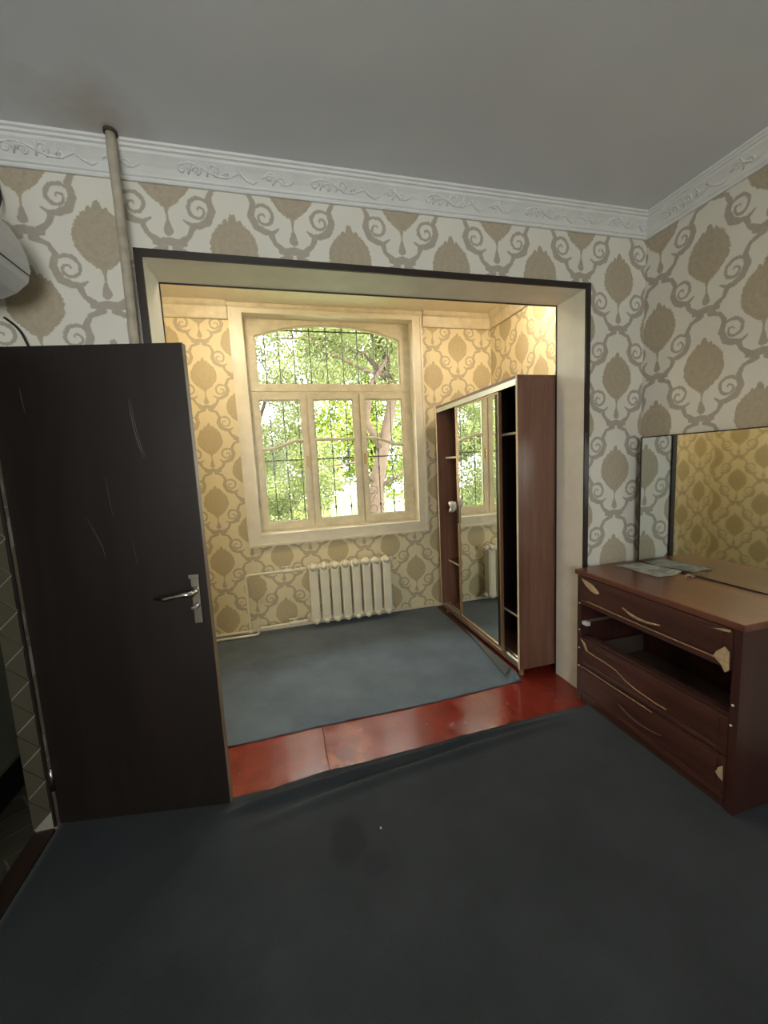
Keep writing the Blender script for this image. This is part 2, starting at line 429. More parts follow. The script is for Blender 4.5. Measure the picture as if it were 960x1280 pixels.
# ---- cornices
prof = [(0, 2.622), (0.010, 2.622), (0.014, 2.628), (0.014, 2.634), (0.020, 2.637), (0.024, 2.645), (0.036, 2.662), (0.052, 2.678), (0.066, 2.690),
        (0.070, 2.698), (0.078, 2.701), (0.080, 2.709), (0.088, 2.712), (0.090, ZC), (0, ZC)]
def cornice(name, prof, corners, mat):
    """corners: (x, y, inward dx, inward dy) with mitres; open path"""
    bm = bmesh.new(); R_ = []
    for (x, y, dx, dy) in corners:
        R_.append([bm.verts.new((x+dx*o, y+dy*o, z)) for o, z in prof])
    for a, b in zip(R_, R_[1:]):
        for i in range(len(prof)):
            j = (i+1) % len(prof)
            bm.faces.new((a[i], a[j], b[j], b[i]))
    bm.faces.new(R_[0]); bm.faces.new(R_[-1][::-1])
    return obj(name, bm, mat, None, kind='structure')
E0 = 0.001
cf = cornice('trim_5', prof, [(XL+E0, -E0, 1, -1), (XR-E0, -E0, -1, -1)], PLASTER)
cr = cornice('trim_6', prof, [(XR-E0, -E0, -1, -1), (XR-E0, REAR+E0, -1, 1)], PLASTER)
cornice('trim_7', prof, [(XL+E0, REAR+E0, 1, 1), (XL+E0, -E0, 1, -1)], PLASTER)
cornice('trim_8', prof, [(XR-E0, REAR+E0, -1, 1), (XL+E0, REAR+E0, 1, 1)], PLASTER)
# scroll relief on the sloping face: s along the wall, h up the slope 0..1
def slope(h):   # returns offset, z on the slope face
    o0, z0, o1, z1 = 0.022, 2.642, 0.068, 2.692
    return o0+(o1-o0)*h + 0.002*math.sin(PI*h)*-1, z0+(z1-z0)*h + 0.006*math.sin(PI*h)*-0
def relief_curves():
    cs = []
    def spiral(cx, cy, r, a0, turns, sgn):
        return [(cx+r*(1-0.8*k/14)*math.cos(a0+sgn*turns*2*PI*k/14), cy+r*(1-0.8*k/14)*math.sin(a0+sgn*turns*2*PI*k/14)*14) for k in range(15)]
    # long S stem
    cs.append([(0.02+0.24*k/16, 0.55+0.25*math.sin(k/16*2*PI+0.5)) for k in range(17)])
    cs.append(spiral(0.03, 0.5, 0.020, 0, 1.2, 1)); cs.append(spiral(0.085, 0.45, 0.018, PI, 1.2, -1))
    cs.append(spiral(0.145, 0.6, 0.020, 0, 1.1, 1)); cs.append(spiral(0.20, 0.4, 0.015, PI, 1.2, -1))
    for q in range(5): cs.append([(0.05+0.035*q, 0.25), (0.062+0.035*q, 0.6), (0.058+0.035*q, 0.88)])
    cs.append([(0.24, 0.75), (0.27, 0.35), (0.30, 0.15), (0.32, 0.3)])
    cs.append([(0.34+0.13*k/10, 0.5+0.2*math.sin(k/10*2*PI)) for k in range(11)])
    cs.append(spiral(0.37, 0.6, 0.018, 0, 1.2, 1)); cs.append(spiral(0.42, 0.42, 0.018, PI, 1.2, -1))
    cs.append([(0.38, 0.2), (0.395, 0.5), (0.39, 0.9)])
    return cs
def relief(along, sgn, base, par):
    bm = bmesh.new()
    for c in relief_curves():
        pts = []
        for s, h in c:
            o, z = slope(max(0.05, min(0.95, h)))
            pts.append((base+s, -o, z) if along == 'x' else (XR-o, base-s, z))
        tube(bm, pts, [0.0032 + 0.0014*math.sin(PI*i/(len(pts)-1)) for i in range(len(pts))], 5)
    return obj('scroll_relief', bm, PLASTER, par, smooth=True)
r0 = relief('x', 1, -0.43, cf)
for k in range(1, 6):
    if k == 5: break
    inst(r0, cf, Vector(wloc(r0)) + Vector((0.53*k+0.06, 0, 0)))
inst(r0, cf, Vector(wloc(r0)) + Vector((0.53*5-0.0, 0, 0)), scale=(0.85, 1, 1))
r1 = relief('y', 1, -0.12, cr)
for k in range(1, 6): inst(r1, cr, Vector(wloc(r1)) - Vector((0, 0.53*k, 0)))
# alcove cornice: plain flat board with a small bead
pa = [(0, 2.69), (0.018, 2.69), (0.022, 2.70), (0.03, 2.78), (0.045, 2.795), (0.06, ZA), (0, ZA)]
cornice('trim_9', pa, [(XL+E0, YB-E0, 1, -1), (WX0-0.1, YB-E0, 0, -1)], PAINT_OLD)
cornice('trim_10', pa, [(WX1+0.09, YB-E0, 0, -1), (XR-E0, YB-E0, -1, -1), (XR-E0, D_+E0, -1, 1)], PAINT_OLD)
B('trim_11', PAINT_OLD, None, (WX0-0.099, WX1+0.089, YB-0.035, YB-0.001, 2.792, ZA-0.001), **ST)
B('baseboard_back', PAINT, None, (XL+E0, XR-E0, YB-0.014, YB-0.001, 0.0, 0.022), **ST)

# ================================================================= WINDOW 1
w1 = empty('window_1', (1.01, YB, WZ0), kind='structure')
w1['label'] = 'cream painted wooden window with arched transom over three sashes'
def rect(x0, x1, z0, z1): return [(x0, z0), (x1, z0), (x1, z1), (x0, z1)]
bm = bmesh.new()
ring(bm, rect(0.174, 1.842, 0.787, 2.790), rect(0.262, 1.768, 0.872, 2.752), YB-0.022, YB-0.001)
ring(bm, rect(0.168, 1.848, 0.780, 2.791), rect(0.186, 1.830, 0.799, 2.785), YB-0.030, YB-0.022)
obj('casing', bm, PAINT, w1)
FY = 1.80
bm = bmesh.new(); ring(bm, rect(WX0-0.0, WX1+0.0, WZ0, WZ1), rect(WX0+0.012, WX1-0.012, WZ0+0.012, WZ1-0.02), YB-0.024, FY+0.09)
obj('lining', bm, PAINT, w1)
# fixed frame with the arched transom light
fx0, fx1, fz0, fz1 = WX0+0.012, WX1-0.012, WZ0+0.012, WZ1-0.02
gx0, gx1, gz0 = 0.349, 1.662, 2.190
def arch_z(x):
    u = (x-(gx0+gx1)/2)/((gx1-gx0)/2); return 2.712 - 0.112*abs(u)**2.2
NA = 28
axs = [gx0+(gx1-gx0)*i/NA for i in range(NA+1)]
outer = [(fx0, 2.135), (fx1, 2.135)] + [(fx1-(fx1-fx0)*i/NA, fz1) for i in range(NA+1)]
inner = [(gx0, gz0), (gx1, gz0)] + [(x, arch_z(x)) for x in reversed(axs)]
bm = bmesh.new(); ring(bm, outer, inner, FY, FY+0.05)
inner2 = [(gx0+0.012, gz0+0.012), (gx1-0.012, gz0+0.012)] + [(gx0+0.012+(gx1-gx0-0.024)*(1-i/NA), arch_z(gx0+0.012+(gx1-gx0-0.024)*(1-i/NA))-0.012) for i in range(NA+1)]
ring(bm, inner, inner2, FY+0.012, FY+0.030)
obj('transom_frame', bm, PAINT_OLD, w1)
bm = bmesh.new()
prism(bm, [(gx0+0.004, gz0+0.004)]+[(gx1-0.004, gz0+0.004)]+[(x*0.994+0.006, arch_z(x)-0.004) for x in reversed(axs)], lambda x, z: (x, FY+0.036, z), lambda x, z: (x, FY+0.039, z))
obj('transom_pane', bm, GLASS, w1)
bm = bmesh.new(); ring(bm, rect(fx0, fx1, fz0, 2.134), rect(fx0+0.018, fx1-0.018, fz0+0.018, 2.118), FY+0.006, FY+0.06)
box(bm, 0.755, 0.768, FY+0.012, FY+0.06, fz0+0.018, 2.118); box(bm, 1.236, 1.249, FY+0.012, FY+0.06, fz0+0.018, 2.118)
obj('sash_frame', bm, PAINT_OLD, w1)
LEFTM = [(0.344, 1.632), (0.42, 1.634), (0.498, 1.652), (0.585, 1.685), (0.64, 1.697), (0.711, 1.699)]
MIDM = [(0.811, 1.706), (1.0, 1.704), (1.187, 1.702)]
RIGHTM = [(1.295, 1.706), (1.36, 1.704), (1.43, 1.690), (1.50, 1.665), (1.58, 1.640), (1.664, 1.634)]
def sash(x0, x1, a, b, curve, latch):
    z0, z1 = fz0+0.020, 2.116
    bm = bmesh.new()
    def rr(x0, x1, z0, z1, r):    # rounded-corner glass outline, matched by outer rectangle samples
        I, O = [], []
        for cx, cz, q, ox, oz in ((x0+r, z0+r, PI, 0, 0), (x1-r, z0+r, 1.5*PI, 1, 0), (x1-r, z1-r, 0, 1, 1), (x0+r, z1-r, 0.5*PI, 0, 1)):
            for k in range(5): I.append((cx+r*math.cos(q+k*PI/8), cz+r*math.sin(q+k*PI/8))); O.append((ox, oz))
        return I, O
    I, O = rr(a, b, 0.962, 2.064, 0.02)
    O = [((x1 if ox else x0), (z1 if oz else z0)) for ox, oz in O]
    # unique outer corners: spread samples a little so no zero-length edges
    O2 = []
    for k, (x, z) in enumerate(O):
        j = k % 5; q = k//5; d = 0.001*(j-2)
        if q == 0: O2.append((x, z-d) if j < 2 else (x+d, z))
        elif q == 1: O2.append((x+d, z) if j < 2 else (x, z+d))
        elif q == 2: O2.append((x, z+d) if j < 2 else (x-d, z))
        else: O2.append((x-d, z) if j < 2 else (x, z-d))
    ring(bm, O2, I, FY, FY+0.045)
    I2, _ = rr(a+0.011, b-0.011, 0.973, 2.053, 0.012)
    ring(bm, I, I2, FY+0.012, FY+0.030)
    s = obj('sash', bm, PAINT_OLD, w1)
    bm = bmesh.new()
    up_ = [(x, FY+0.008, z+0.011) for x, z in curve]
    n = len(curve); V = []
    fine = []
    for i in range(25):
        t = i/24*(n-1); k = min(int(t), n-2); f = t-k
        p = [curve[max(k-1, 0)], curve[k], curve[k+1], curve[min(k+2, n-1)]]
        q = []
        for c in (0, 1):
            q.append(0.5*((2*p[1][c])+(-p[0][c]+p[2][c])*f+(2*p[0][c]-5*p[1][c]+4*p[2][c]-p[3][c])*f*f+(-p[0][c]+3*p[1][c]-3*p[2][c]+p[3][c])*f**3))
        fine.append(q)
    for (x, z) in fine:
        V.append([bm.verts.new((x, y, z+dz)) for y, dz in ((FY+0.030, -0.014), (FY+0.010, -0.014), (FY+0.002, -0.006), (FY+0.002, 0.006), (FY+0.010, 0.014), (FY+0.030, 0.014))])
    for p, q in zip(V, V[1:]):
        for i in range(6): bm.faces.new((p[i], p[(i+1) % 6], q[(i+1) % 6], q[i]))
    bm.faces.new(V[0]); bm.faces.new(V[-1][::-1])
    obj('muntin', bm, PAINT_OLD, s)
    bm = bmesh.new(); prism(bm, [(a+.004, 0.967), (b-.004, 0.967)]+[(min(max(x, a+.004), b-.004), z) for x, z in reversed(fine)], lambda x, z: (x, FY+0.034, z), lambda x, z: (x, FY+0.037, z)); obj('pane', bm, GLASS, s)
    bm = bmesh.new(); prism(bm, [(b-.004, 2.059), (a+.004, 2.059)]+[(min(max(x, a+.004), b-.004), z+0.0005) for x, z in fine], lambda x, z: (x, FY+0.034, z), lambda x, z: (x, FY+0.037, z)); obj('pane', bm, GLASS, s)
    if latch:
        bm = bmesh.new(); box(bm, latch-0.010, latch+0.010, FY-0.006, FY, 1.46, 1.56, bev=0.002)
        box(bm, latch-0.006, latch+0.006, FY-0.030, FY-0.006, 1.535, 1.548, bev=0.002); box(bm, latch-0.007, latch+0.007, FY-0.034, FY-0.024, 1.47, 1.55, bev=0.003)
        obj('latch', bm, plain('tarnished brass', srgb(190, 160, 96), 0.35, metal=0.8), s, label='tarnished brass latch')
sash(0.294, 0.754, 0.344, 0.711, LEFTM, 0.735)
sash(0.769, 1.235, 0.811, 1.187, MIDM, None)
sash(1.250, 1.736, 1.295, 1.664, RIGHTM, 1.275)
for zz in (1.15, 1.95):
    for xx, sg in ((0.290, 1), (1.740, 1)):
        bm = bmesh.new(); tube(bm, [(xx, FY-0.004, zz-0.035), (xx, FY-0.004, zz+0.035)], 0.006, 8); obj('hinge', bm, PAINT_OLD, w1)
# added rear window, unseen behind the camera, to light the room
w2 = empty('added_window', ((RWX0+RWX1)/2, REAR, RWZ0), kind='structure')
bm = bmesh.new(); ring(bm, rect(RWX0+0.001, RWX1-0.001, RWZ0+0.001, RWZ1-0.001), rect(RWX0+0.05, RWX1-0.05, RWZ0+0.05, RWZ1-0.05), REAR-0.16, REAR-0.11)
xm = (RWX0+RWX1)/2; box(bm, xm-0.03, xm+0.03, REAR-0.16, REAR-0.11, RWZ0+0.05, RWZ1-0.05); obj('frame', bm, PAINT, w2)
for a, b in ((RWX0+0.05, xm-0.03), (xm+0.03, RWX1-0.05)): B('pane', GLASS, w2, (a+.001, b-.001, REAR-0.137, REAR-0.134, RWZ0+0.051, RWZ1-0.051))

# window grille outside
gr = empty('window_grille', (1.01, 2.13, 0.9), 'dark iron security grille of thin twisted bars outside the window', 'grille')
GY = 2.00
bars = [0.43, 0.555, 0.69, 0.84, 0.995, 1.15, 1.295, 1.455, 1.60]
b0 = None
for i, x in enumerate(bars):
    if b0 is None:
        bm = bmesh.new(); tube(bm, [(x, GY, 0.874), (x, GY, 2.762)], 0.0055, 6)
        for zz in (1.05, 1.42, 1.60, 2.25): tube(bm, [(x, GY, zz-0.03), (x, GY, zz-0.012), (x, GY, zz), (x, GY, zz+0.012), (x, GY, zz+0.03)], [0.004, 0.011, 0.013, 0.011, 0.004], 6)
        b0 = obj('bar', bm, IRON, gr)
    else: inst(b0, gr, wloc(b0)+Vector((x-bars[0], 0, 0)))
for zz in (0.95, 1.53, 2.14, 2.72):
    bm = bmesh.new(); box(bm, 0.2625, 1.7675, GY+0.006, GY+0.012, zz-0.006, zz+0.006); obj('rail', bm, IRON, gr)
sc0 = None
for i in range(len(bars)-1):
    xa = (bars[i]+bars[i+1])/2
    for zz in (1.10, 2.42):
        if sc0 is None:
            bm = bmesh.new(); pts = []
            for k in range(33):
                a = k/32*2*PI*1.1 - 0.3; r = 0.055*(1-0.6*k/32); pts.append((xa+r*math.cos(a), GY, zz+0.09+r*math.sin(a)))
            pts2 = [(2*xa-p[0], p[1], 2*zz-p[2]) for p in pts]
            tube(bm, list(reversed(pts))+pts2, 0.0035, 5); sc0 = obj('scroll', bm, IRON, gr); scx = xa; scz = zz
        else: inst(sc0, gr, wloc(sc0)+Vector((xa-scx, 0, zz-scz)))

# two added lamps brightening the alcove with yellow light, unseen above the lintel
def lamp(x, y, label, power):
    cl = empty('added_lamp', (x, y, ZA-0.11), label, 'lamp', 'added lamps brightening the alcove')
    bm = bmesh.new(); tube(bm, [(x, y, ZA-0.001), (x, y, ZA-0.02)], 0.07, 24); obj('base', bm, ALU, cl)
    bm = bmesh.new(); tube(bm, [(x, y, ZA-0.021), (x, y, ZA-0.045), (x, y, ZA-0.075), (x, y, ZA-0.10), (x, y, ZA-0.11)], [0.085, 0.105, 0.10, 0.065, 0.02], 24)
    gm, gt, gb = new_mat('lit frosted glass'); gb.inputs['Emission Color'].default_value = (1.0, 0.85, 0.62, 1); gb.inputs['Emission Strength'].default_value = power
    obj('glass_bowl', bm, gm, cl, smooth=True)
lamp(2.25, 0.70, 'added unseen frosted glass lamp brightening the alcove above the wardrobe', 36.0)
lamp(0.12, 0.80, 'added unseen frosted glass lamp brightening the alcove near its left wall', 42.0)

# ================================================================= OUTDOORS
B('ground', LAWN, None, (-14, 18, 2.3, 26, -0.75, -0.65), **ST)
B('garden_path', PAVE, None, (-14, 18, 6.2, 9.5, -0.65, -0.62), **ST)
def leaf_cloud(blobs, n, size, seed):
    rnd = random.Random(seed); V, Fc = [], []
    tot = sum(b[3]*b[4]*b[5] for b in blobs)
    for (cx, cy, cz, rx, ry, rz) in blobs:
        k = max(20, int(n*rx*ry*rz/tot))
        for _ in range(k):
            while True:
                a, b, c = (rnd.uniform(-1, 1) for _ in range(3))
                if a*a+b*b+c*c < 1: break
            p = Vector((cx+a*rx, cy+b*ry, cz+c*rz))
            if noise.noise(p*1.9) < -0.22: continue
            d = Vector((rnd.gauss(0, 1), rnd.gauss(0, 1), rnd.gauss(0, 1)-0.3)).normalized(); s = d.orthogonal().normalized()
            L = size*rnd.uniform(0.6, 1.3); w = L*0.34; i = len(V)
            V += [p, p+d*L*0.5+s*w, p+d*L, p+d*L*0.5-s*w]; Fc.append((i, i+1, i+2, i+3))
    return V, Fc
def tree(name, label, base, trunk, branches, blobs, n, size, leafmat, seed, group=None):
    t = empty(name, base, label, 'tree', group)
    bm = bmesh.new(); tube(bm, [p for p, r in trunk], [r for p, r in trunk], 12)
    obj('trunk', bm, BARK, t, smooth=True)
    for br in branches:
        bm = bmesh.new(); tube(bm, [p for p, r in br], [r for p, r in br], 7); obj('branch', bm, BARK, t, smooth=True)
    V, Fc = leaf_cloud(blobs, n, size, seed)
    me = bpy.data.meshes.new('foliage'); me.from_pydata([tuple(v-Vector(base)) for v in V], [], Fc); me.materials.append(leafmat)
    o = bpy.data.objects.new('foliage', me); COL.objects.link(o); o.parent = t; o['kind'] = 'stuff'
GZ = -0.65
tree('leaning_tree', 'pale barked tree leaning behind the right sash with arching branches', (2.05, 5.0, GZ),
     [((2.05, 5.0, GZ), 0.20), ((2.10, 5.0, 0.4), 0.16), ((2.18, 5.02, 1.2), 0.13), ((2.36, 5.05, 1.9), 0.11), ((2.55, 5.1, 2.6), 0.09), ((2.45, 5.1, 3.4), 0.07), ((2.0, 5.1, 4.1), 0.05)],
     [[((2.30, 5.03, 1.7), 0.08), ((2.0, 4.9, 2.2), 0.06), ((2.1, 4.8, 2.8), 0.05), ((2.5, 4.7, 3.4), 0.02)],
      [((2.6, 5.1, 2.8), 0.06), ((2.1, 5.0, 3.3), 0.045), ((1.4, 4.9, 3.55), 0.03), ((0.6, 4.8, 3.5), 0.015)],
      [((2.55, 5.1, 3.0), 0.05), ((2.0, 4.7, 3.0), 0.03), ((1.3, 4.5, 3.25), 0.02), ((0.8, 4.4, 3.6), 0.01)],
      [((2.15, 5.0, 1.0), 0.04), ((2.6, 4.8, 1.3), 0.03), ((3.2, 4.6, 1.2), 0.012)],
      [((2.15, 5.0, 1.1), 0.035), ((1.7, 4.7, 1.5), 0.02), ((1.2, 4.5, 1.45), 0.01)]],
     [(1.6, 4.9, 3.9, 1.5, 0.9, 0.7), (3.1, 5.2, 3.4, 0.9, 0.9, 0.9), (1.2, 5.0, 3.1, 0.9, 0.7, 0.4)], 42000, 0.055, LEAF, 3)
tree('bushy_tree', 'bushy green tree filling the left side of the window view', (0.0, 6.4, GZ),
     [((0.0, 6.4, GZ), 0.16), ((0.05, 6.4, 1.2), 0.13), ((-0.1, 6.4, 2.4), 0.09), ((0.0, 6.4, 3.6), 0.04)],
     [[((0.0, 6.4, 1.0), 0.06), ((-0.6, 6.1, 1.7), 0.04), ((-1.2, 5.9, 2.1), 0.015)], [((0.0, 6.4, 1.5), 0.05), ((0.7, 6.2, 2.1), 0.03), ((1.3, 6.1, 2.5), 0.012)],
      [((0.0, 6.4, 2.0), 0.05), ((0.4, 6.0, 2.9), 0.03), ((0.9, 5.8, 3.6), 0.012)]],
     [(-0.2, 6.3, 2.6, 1.4, 0.9, 1.2), (-1.4, 6.4, 1.2, 1.0, 0.8, 1.3), (0.9, 6.4, 1.3, 0.9, 0.6, 1.0), (-0.5, 6.2, 4.4, 1.6, 0.9, 1.1), (0.1, 6.3, 0.4, 1.1, 0.6, 0.6)], 90000, 0.06, LEAF, 5)
tree('distant_tree', 'yellow green tree far behind the middle and right sashes', (3.4, 10.5, GZ),
     [((3.4, 10.5, GZ), 0.2), ((3.5, 10.5, 2.0), 0.15), ((3.3, 10.5, 4.5), 0.06)],
     [[((3.45, 10.5, 1.5), 0.08), ((2.4, 10.2, 2.6), 0.03)], [((3.45, 10.5, 1.8), 0.08), ((4.6, 10.3, 3.0), 0.03)]],
     [(2.4, 10.4, 2.3, 1.8, 1.0, 1.6), (4.5, 10.6, 2.0, 1.8, 1.0, 1.9), (3.3, 10.5, 4.9, 2.3, 1.0, 1.6), (0.8, 10.6, 1.1, 1.6, 0.9, 1.2)], 60000, 0.11, LEAF2, 8)
tree('side_tree', 'yellow green tree at the left, seen in the wardrobe mirror', (-3.9, 8.0, GZ),
     [((-3.9, 8.0, GZ), 0.16), ((-3.8, 8.0, 1.6), 0.12), ((-3.9, 8.0, 3.4), 0.05)],
     [[((-3.8, 8.0, 1.3), 0.06), ((-3.1, 7.6, 2.2), 0.02)]],
     [(-3.4, 7.6, 2.4, 1.8, 1.1, 1.7), (-5.3, 8.2, 2.0, 1.7, 1.1, 1.8), (-4.0, 7.8, 0.6, 2.2, 1.0, 0.9)], 40000, 0.11, LEAF2, 11)
bs = empty('low_bush', (0.9, 4.3, GZ), 'low leafy bush under the middle sash outside', 'bush')
V, Fc = leaf_cloud([(0.9, 4.3, 0.1, 0.9, 0.5, 0.7), (-0.2, 4.4, 0.0, 0.7, 0.5, 0.75)], 3500, 0.08, 21)
me = bpy.data.meshes.new('foliage'); me.from_pydata([tuple(v-Vector(bs.location)) for v in V], [], Fc); me.materials.append(LEAF2)
o = bpy.data.objects.new('foliage', me); COL.objects.link(o); o.parent = bs; o['kind'] = 'stuff'
bm = bmesh.new()
for k in range(7): tube(bm, [(0.9, 4.3, GZ), (0.9+0.35*math.cos(k), 4.3+0.2*math.sin(k), -0.1), (0.9+0.6*math.cos(k), 4.3+0.3*math.sin(k), 0.4)], [0.02, 0.012, 0.004], 5)
obj('stem', bm, BARK, bs)

# ================================================================= RADIATOR AND PIPES
rad = empty('radiator', (1.03, 1.60, 0.05), 'white eight-section cast radiator on the wall under the window', 'radiator')
RX0, RX1, RY = 0.645, 1.415, 1.590
sw = (RX1-RX0)/8
bm = bmesh.new()
cx = RX0+sw/2
box(bm, cx-0.0395, cx+0.0395, RY-0.052, RY+0.040, 0.085, 0.560, bev=0.012)
box(bm, cx-0.024, cx+0.024, RY-0.057, RY-0.050, 0.12, 0.53, bev=0.003)
for zz, s in ((0.565, 1), (0.085, -1)):
    tube(bm, [(cx, RY-0.05, zz-0.008*s), (cx, RY-0.055, zz), (cx, RY+0.0, zz+0.012*s), (cx, RY+0.04, zz)], [0.022, 0.030, 0.033, 0.026], 10)
    tube(bm, [(cx-sw/2, RY-0.005, zz), (cx-0.03, RY-0.005, zz), (cx+0.03, RY-0.005, zz), (cx+sw/2, RY-0.005, zz)], [0.022, 0.030, 0.030, 0.022], 10)
s0 = obj('section', bm, WHITEP, rad)
for k in range(1, 8): inst(s0, rad, wloc(s0)+Vector((sw*k, 0, 0)))
for zz in (0.565, 0.085):
    bm = bmesh.new(); tube(bm, [(RX1, RY-0.005, zz), (RX1+0.012, RY-0.005, zz), (RX1+0.013, RY-0.005, zz), (RX1+0.03, RY-0.005, zz)], [0.026, 0.026, 0.016, 0.014], 10); obj('end_plug', bm, WHITEP, rad)
bm = bmesh.new(); tube(bm, [(RX1+0.03, RY-0.005, 0.565), (RX1+0.055, RY-0.005, 0.565)], 0.006, 6); obj('bleed_valve', bm, CHROME, rad)
for xx in (RX0+sw*1, RX0+sw*6):
    bm = bmesh.new(); tube(bm, [(xx, RY+0.02, 0.50), (xx, YB-0.001, 0.50)], 0.008, 6); obj('bracket', bm, WHITEP, rad)
pp = empty('heating_pipes', (0.2, 1.62, 0.0), 'white painted heating pipes with two valves left of the radiator', 'pipes')
PY = RY-0.005
bm = bmesh.new()
tube(bm, [(RX0-0.0005, PY, 0.565), (0.50, PY+0.005, 0.560), (0.16, PY+0.02, 0.553), (0.128, PY+0.02, 0.545), (0.120, PY+0.02, 0.525), (0.122, PY+0.02, 0.10), (0.122, PY+0.02, 0.062), (0.10, PY+0.02, 0.053), (XL+0.01, PY+0.02, 0.050)], 0.0115, 10)
obj('supply_pipe', bm, WHITEP, pp, smooth=True)
bm = bmesh.new()
tube(bm, [(RX0-0.0005, PY, 0.085), (0.50, PY, 0.080), (0.215, PY, 0.072), (0.195, PY, 0.066), (0.190, PY, 0.05), (0.190, PY, 0.034), (0.178, PY, 0.025), (0.15, PY, 0.0205), (XL+0.01, PY, 0.0205)], 0.0115, 10)
obj('return_pipe', bm, WHITEP, pp, smooth=True)
for vx, vz, par in ((0.47, 0.560, pp), (0.50, 0.080, pp)):
    bm = bmesh.new(); tube(bm, [(vx-0.045, PY+0.003, vz), (vx-0.03, PY+0.003, vz), (vx-0.02, PY+0.003, vz), (vx+0.02, PY+0.003, vz), (vx+0.03, PY+0.003, vz), (vx+0.045, PY+0.003, vz)], [0.017, 0.018, 0.021, 0.021, 0.018, 0.017], 8)
    tube(bm, [(vx, PY+0.003, vz), (vx, PY+0.003, vz+0.035)], 0.010, 8)
    v = obj('valve', bm, WHITEP, pp)
    bm = bmesh.new(); box(bm, vx-0.045, vx+0.02, PY-0.006, PY+0.012, vz+0.035, vz+0.043, bev=0.002)
    obj('lever', bm, WHITEP, v)
for ux, uz in ((0.122, 0.05), (0.215, 0.072), (0.60, 0.562), (0.60, 0.083)):
    bm = bmesh.new(); tube(bm, [(ux-0.018, PY+0.003+(0.015 if ux < 0.15 else 0), uz), (ux+0.018, PY+0.003+(0.015 if ux < 0.15 else 0), uz)], 0.017, 8); obj('union_nut', bm, WHITEP, pp)
# riser pipe in the room
rp = empty('riser_pipe', (-0.06, -0.05, 0), 'old painted heating riser pipe left of the opening, passing the cornice into the ceiling', 'pipe')
bm = bmesh.new(); tube(bm, [(-0.066, -0.045, 0.0), (-0.060, -0.045, 1.2), (-0.052, -0.050, 2.0), (-0.040, -0.085, 2.5), (-0.034, -0.112, 2.64), (-0.032, -0.112, ZC+0.02)], 0.017, 14); obj('pipe', bm, PIPEM, rp, smooth=True)
bm = bmesh.new(); rings = tube(bm, [(-0.032, -0.112, ZC-0.010), (-0.032, -0.112, ZC)], 0.023, 14); obj('collar', bm, plain('rusty sleeve', srgb(70, 58, 46), 0.8), rp, label='dark rusty sleeve at the ceiling')
for zz in (1.9, 0.7):
    bm = bmesh.new(); tube(bm, [(-0.058, -0.04, zz), (-0.058, -0.001, zz)], 0.006, 6); obj('wall_hook', bm, PIPEM, rp)

# ================================================================= CARPETS
def grid_obj(name, xs, ys_fn, ny, hfun, thick, mat, smooth=True):
    bm = bmesh.new(); T, Bt = [], []
    for i, x in enumerate(xs):
        a, b = [], []
        for j in range(ny+1):
            y = ys_fn(x, j/ny); h = hfun(x, y)
            a.append(bm.verts.new((x, y, h+thick))); b.append(bm.verts.new((x, y, h)))
        T.append(a); Bt.append(b)
    nx = len(xs)-1
    for i in range(nx):
        for j in range(ny):
            f = bm.faces.new((T[i][j], T[i+1][j], T[i+1][j+1], T[i][j+1])); f.smooth = smooth
            bm.faces.new((Bt[i][j], Bt[i][j+1], Bt[i+1][j+1], Bt[i+1][j]))
        bm.faces.new((T[i][0], Bt[i][0], Bt[i+1][0], T[i+1][0])); bm.faces.new((T[i][ny], T[i+1][ny], Bt[i+1][ny], Bt[i][ny]))
    for j in range(ny):
        bm.faces.new((T[0][j], T[0][j+1], Bt[0][j+1], Bt[0][j])); bm.faces.new((T[nx][j], Bt[nx][j], Bt[nx][j+1], T[nx][j+1]))
    return obj(name, bm, mat)
def lerp_tab(tab, x):
    if x <= tab[0][0]: return tab[0][1]
    for (a, b), (c, d) in zip(tab, tab[1:]):
        if x <= c: return b+(d-b)*(x-a)/(c-a)
    return tab[-1][1]
EDGE = [(-0.54, -0.085), (-0.2, -0.125), (0.05, -0.165), (0.137, -0.178), (0.33, -0.185), (0.546, -0.160), (0.80, -0.158), (1.076, -0.150), (1.6, -0.132), (2.06, -0.13), (2.56, -0.13)]
def c_edge(x): return lerp_tab(EDGE, x) + 0.006*noise.noise(Vector((x*9, 0, 0))) + 0.003*noise.noise(Vector((x*31, 2, 0)))
R1 = [(-0.5, -0.275), (0.3, -0.262), (0.7, -0.228), (1.2, -0.205), (1.7, -0.180), (2.1, -0.17)]
R2 = [(-0.5, -0.40), (0.3, -0.355), (0.7, -0.30), (1.2, -0.255), (1.7, -0.215), (2.1, -0.20)]
def hmain(x, y):
    fade = max(0, min(1, (2.05-x)/0.7))*max(0, min(1, (x-0.12)/0.15))
    e = c_edge(x)
    h = 0.0005
    h += 0.036*fade*math.exp(-((y-lerp_tab(R1, x))/0.018)**2)
    h += 0.022*fade*max(0.0, min(1, (x-0.2)/0.4))*math.exp(-((y-lerp_tab(R2, x))/0.022)**2)
    h += 0.004*fade*max(0, noise.noise(Vector((x*5, y*5, 1))))
    if y > -0.9: h += 0.003*max(0, noise.noise(Vector((x*2.3, y*4, 9))))
    return h
xs = [XL+0.003+(XR-XL-0.006)*i/130 for i in range(131)]
def ys_main(x, t):
    e = c_edge(x)
    k = 1-(1-t)**2.6
    return (REAR+0.01) + (e-(REAR+0.01))*k
def hm(x, y):
    return 0.0005 if (x > 2.05 or y < -1.5) else hmain(x, y)
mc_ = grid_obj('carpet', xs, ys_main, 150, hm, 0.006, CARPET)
tag(mc_, 'dark slate felt carpet rucked in folds along the red floor strip, covering the main room', 'carpet')
EDGE2 = [(-0.54, 0.17), (0.095, 0.174), (0.6, 0.186), (1.2, 0.182), (1.6, 0.20), (1.82, 0.212)]
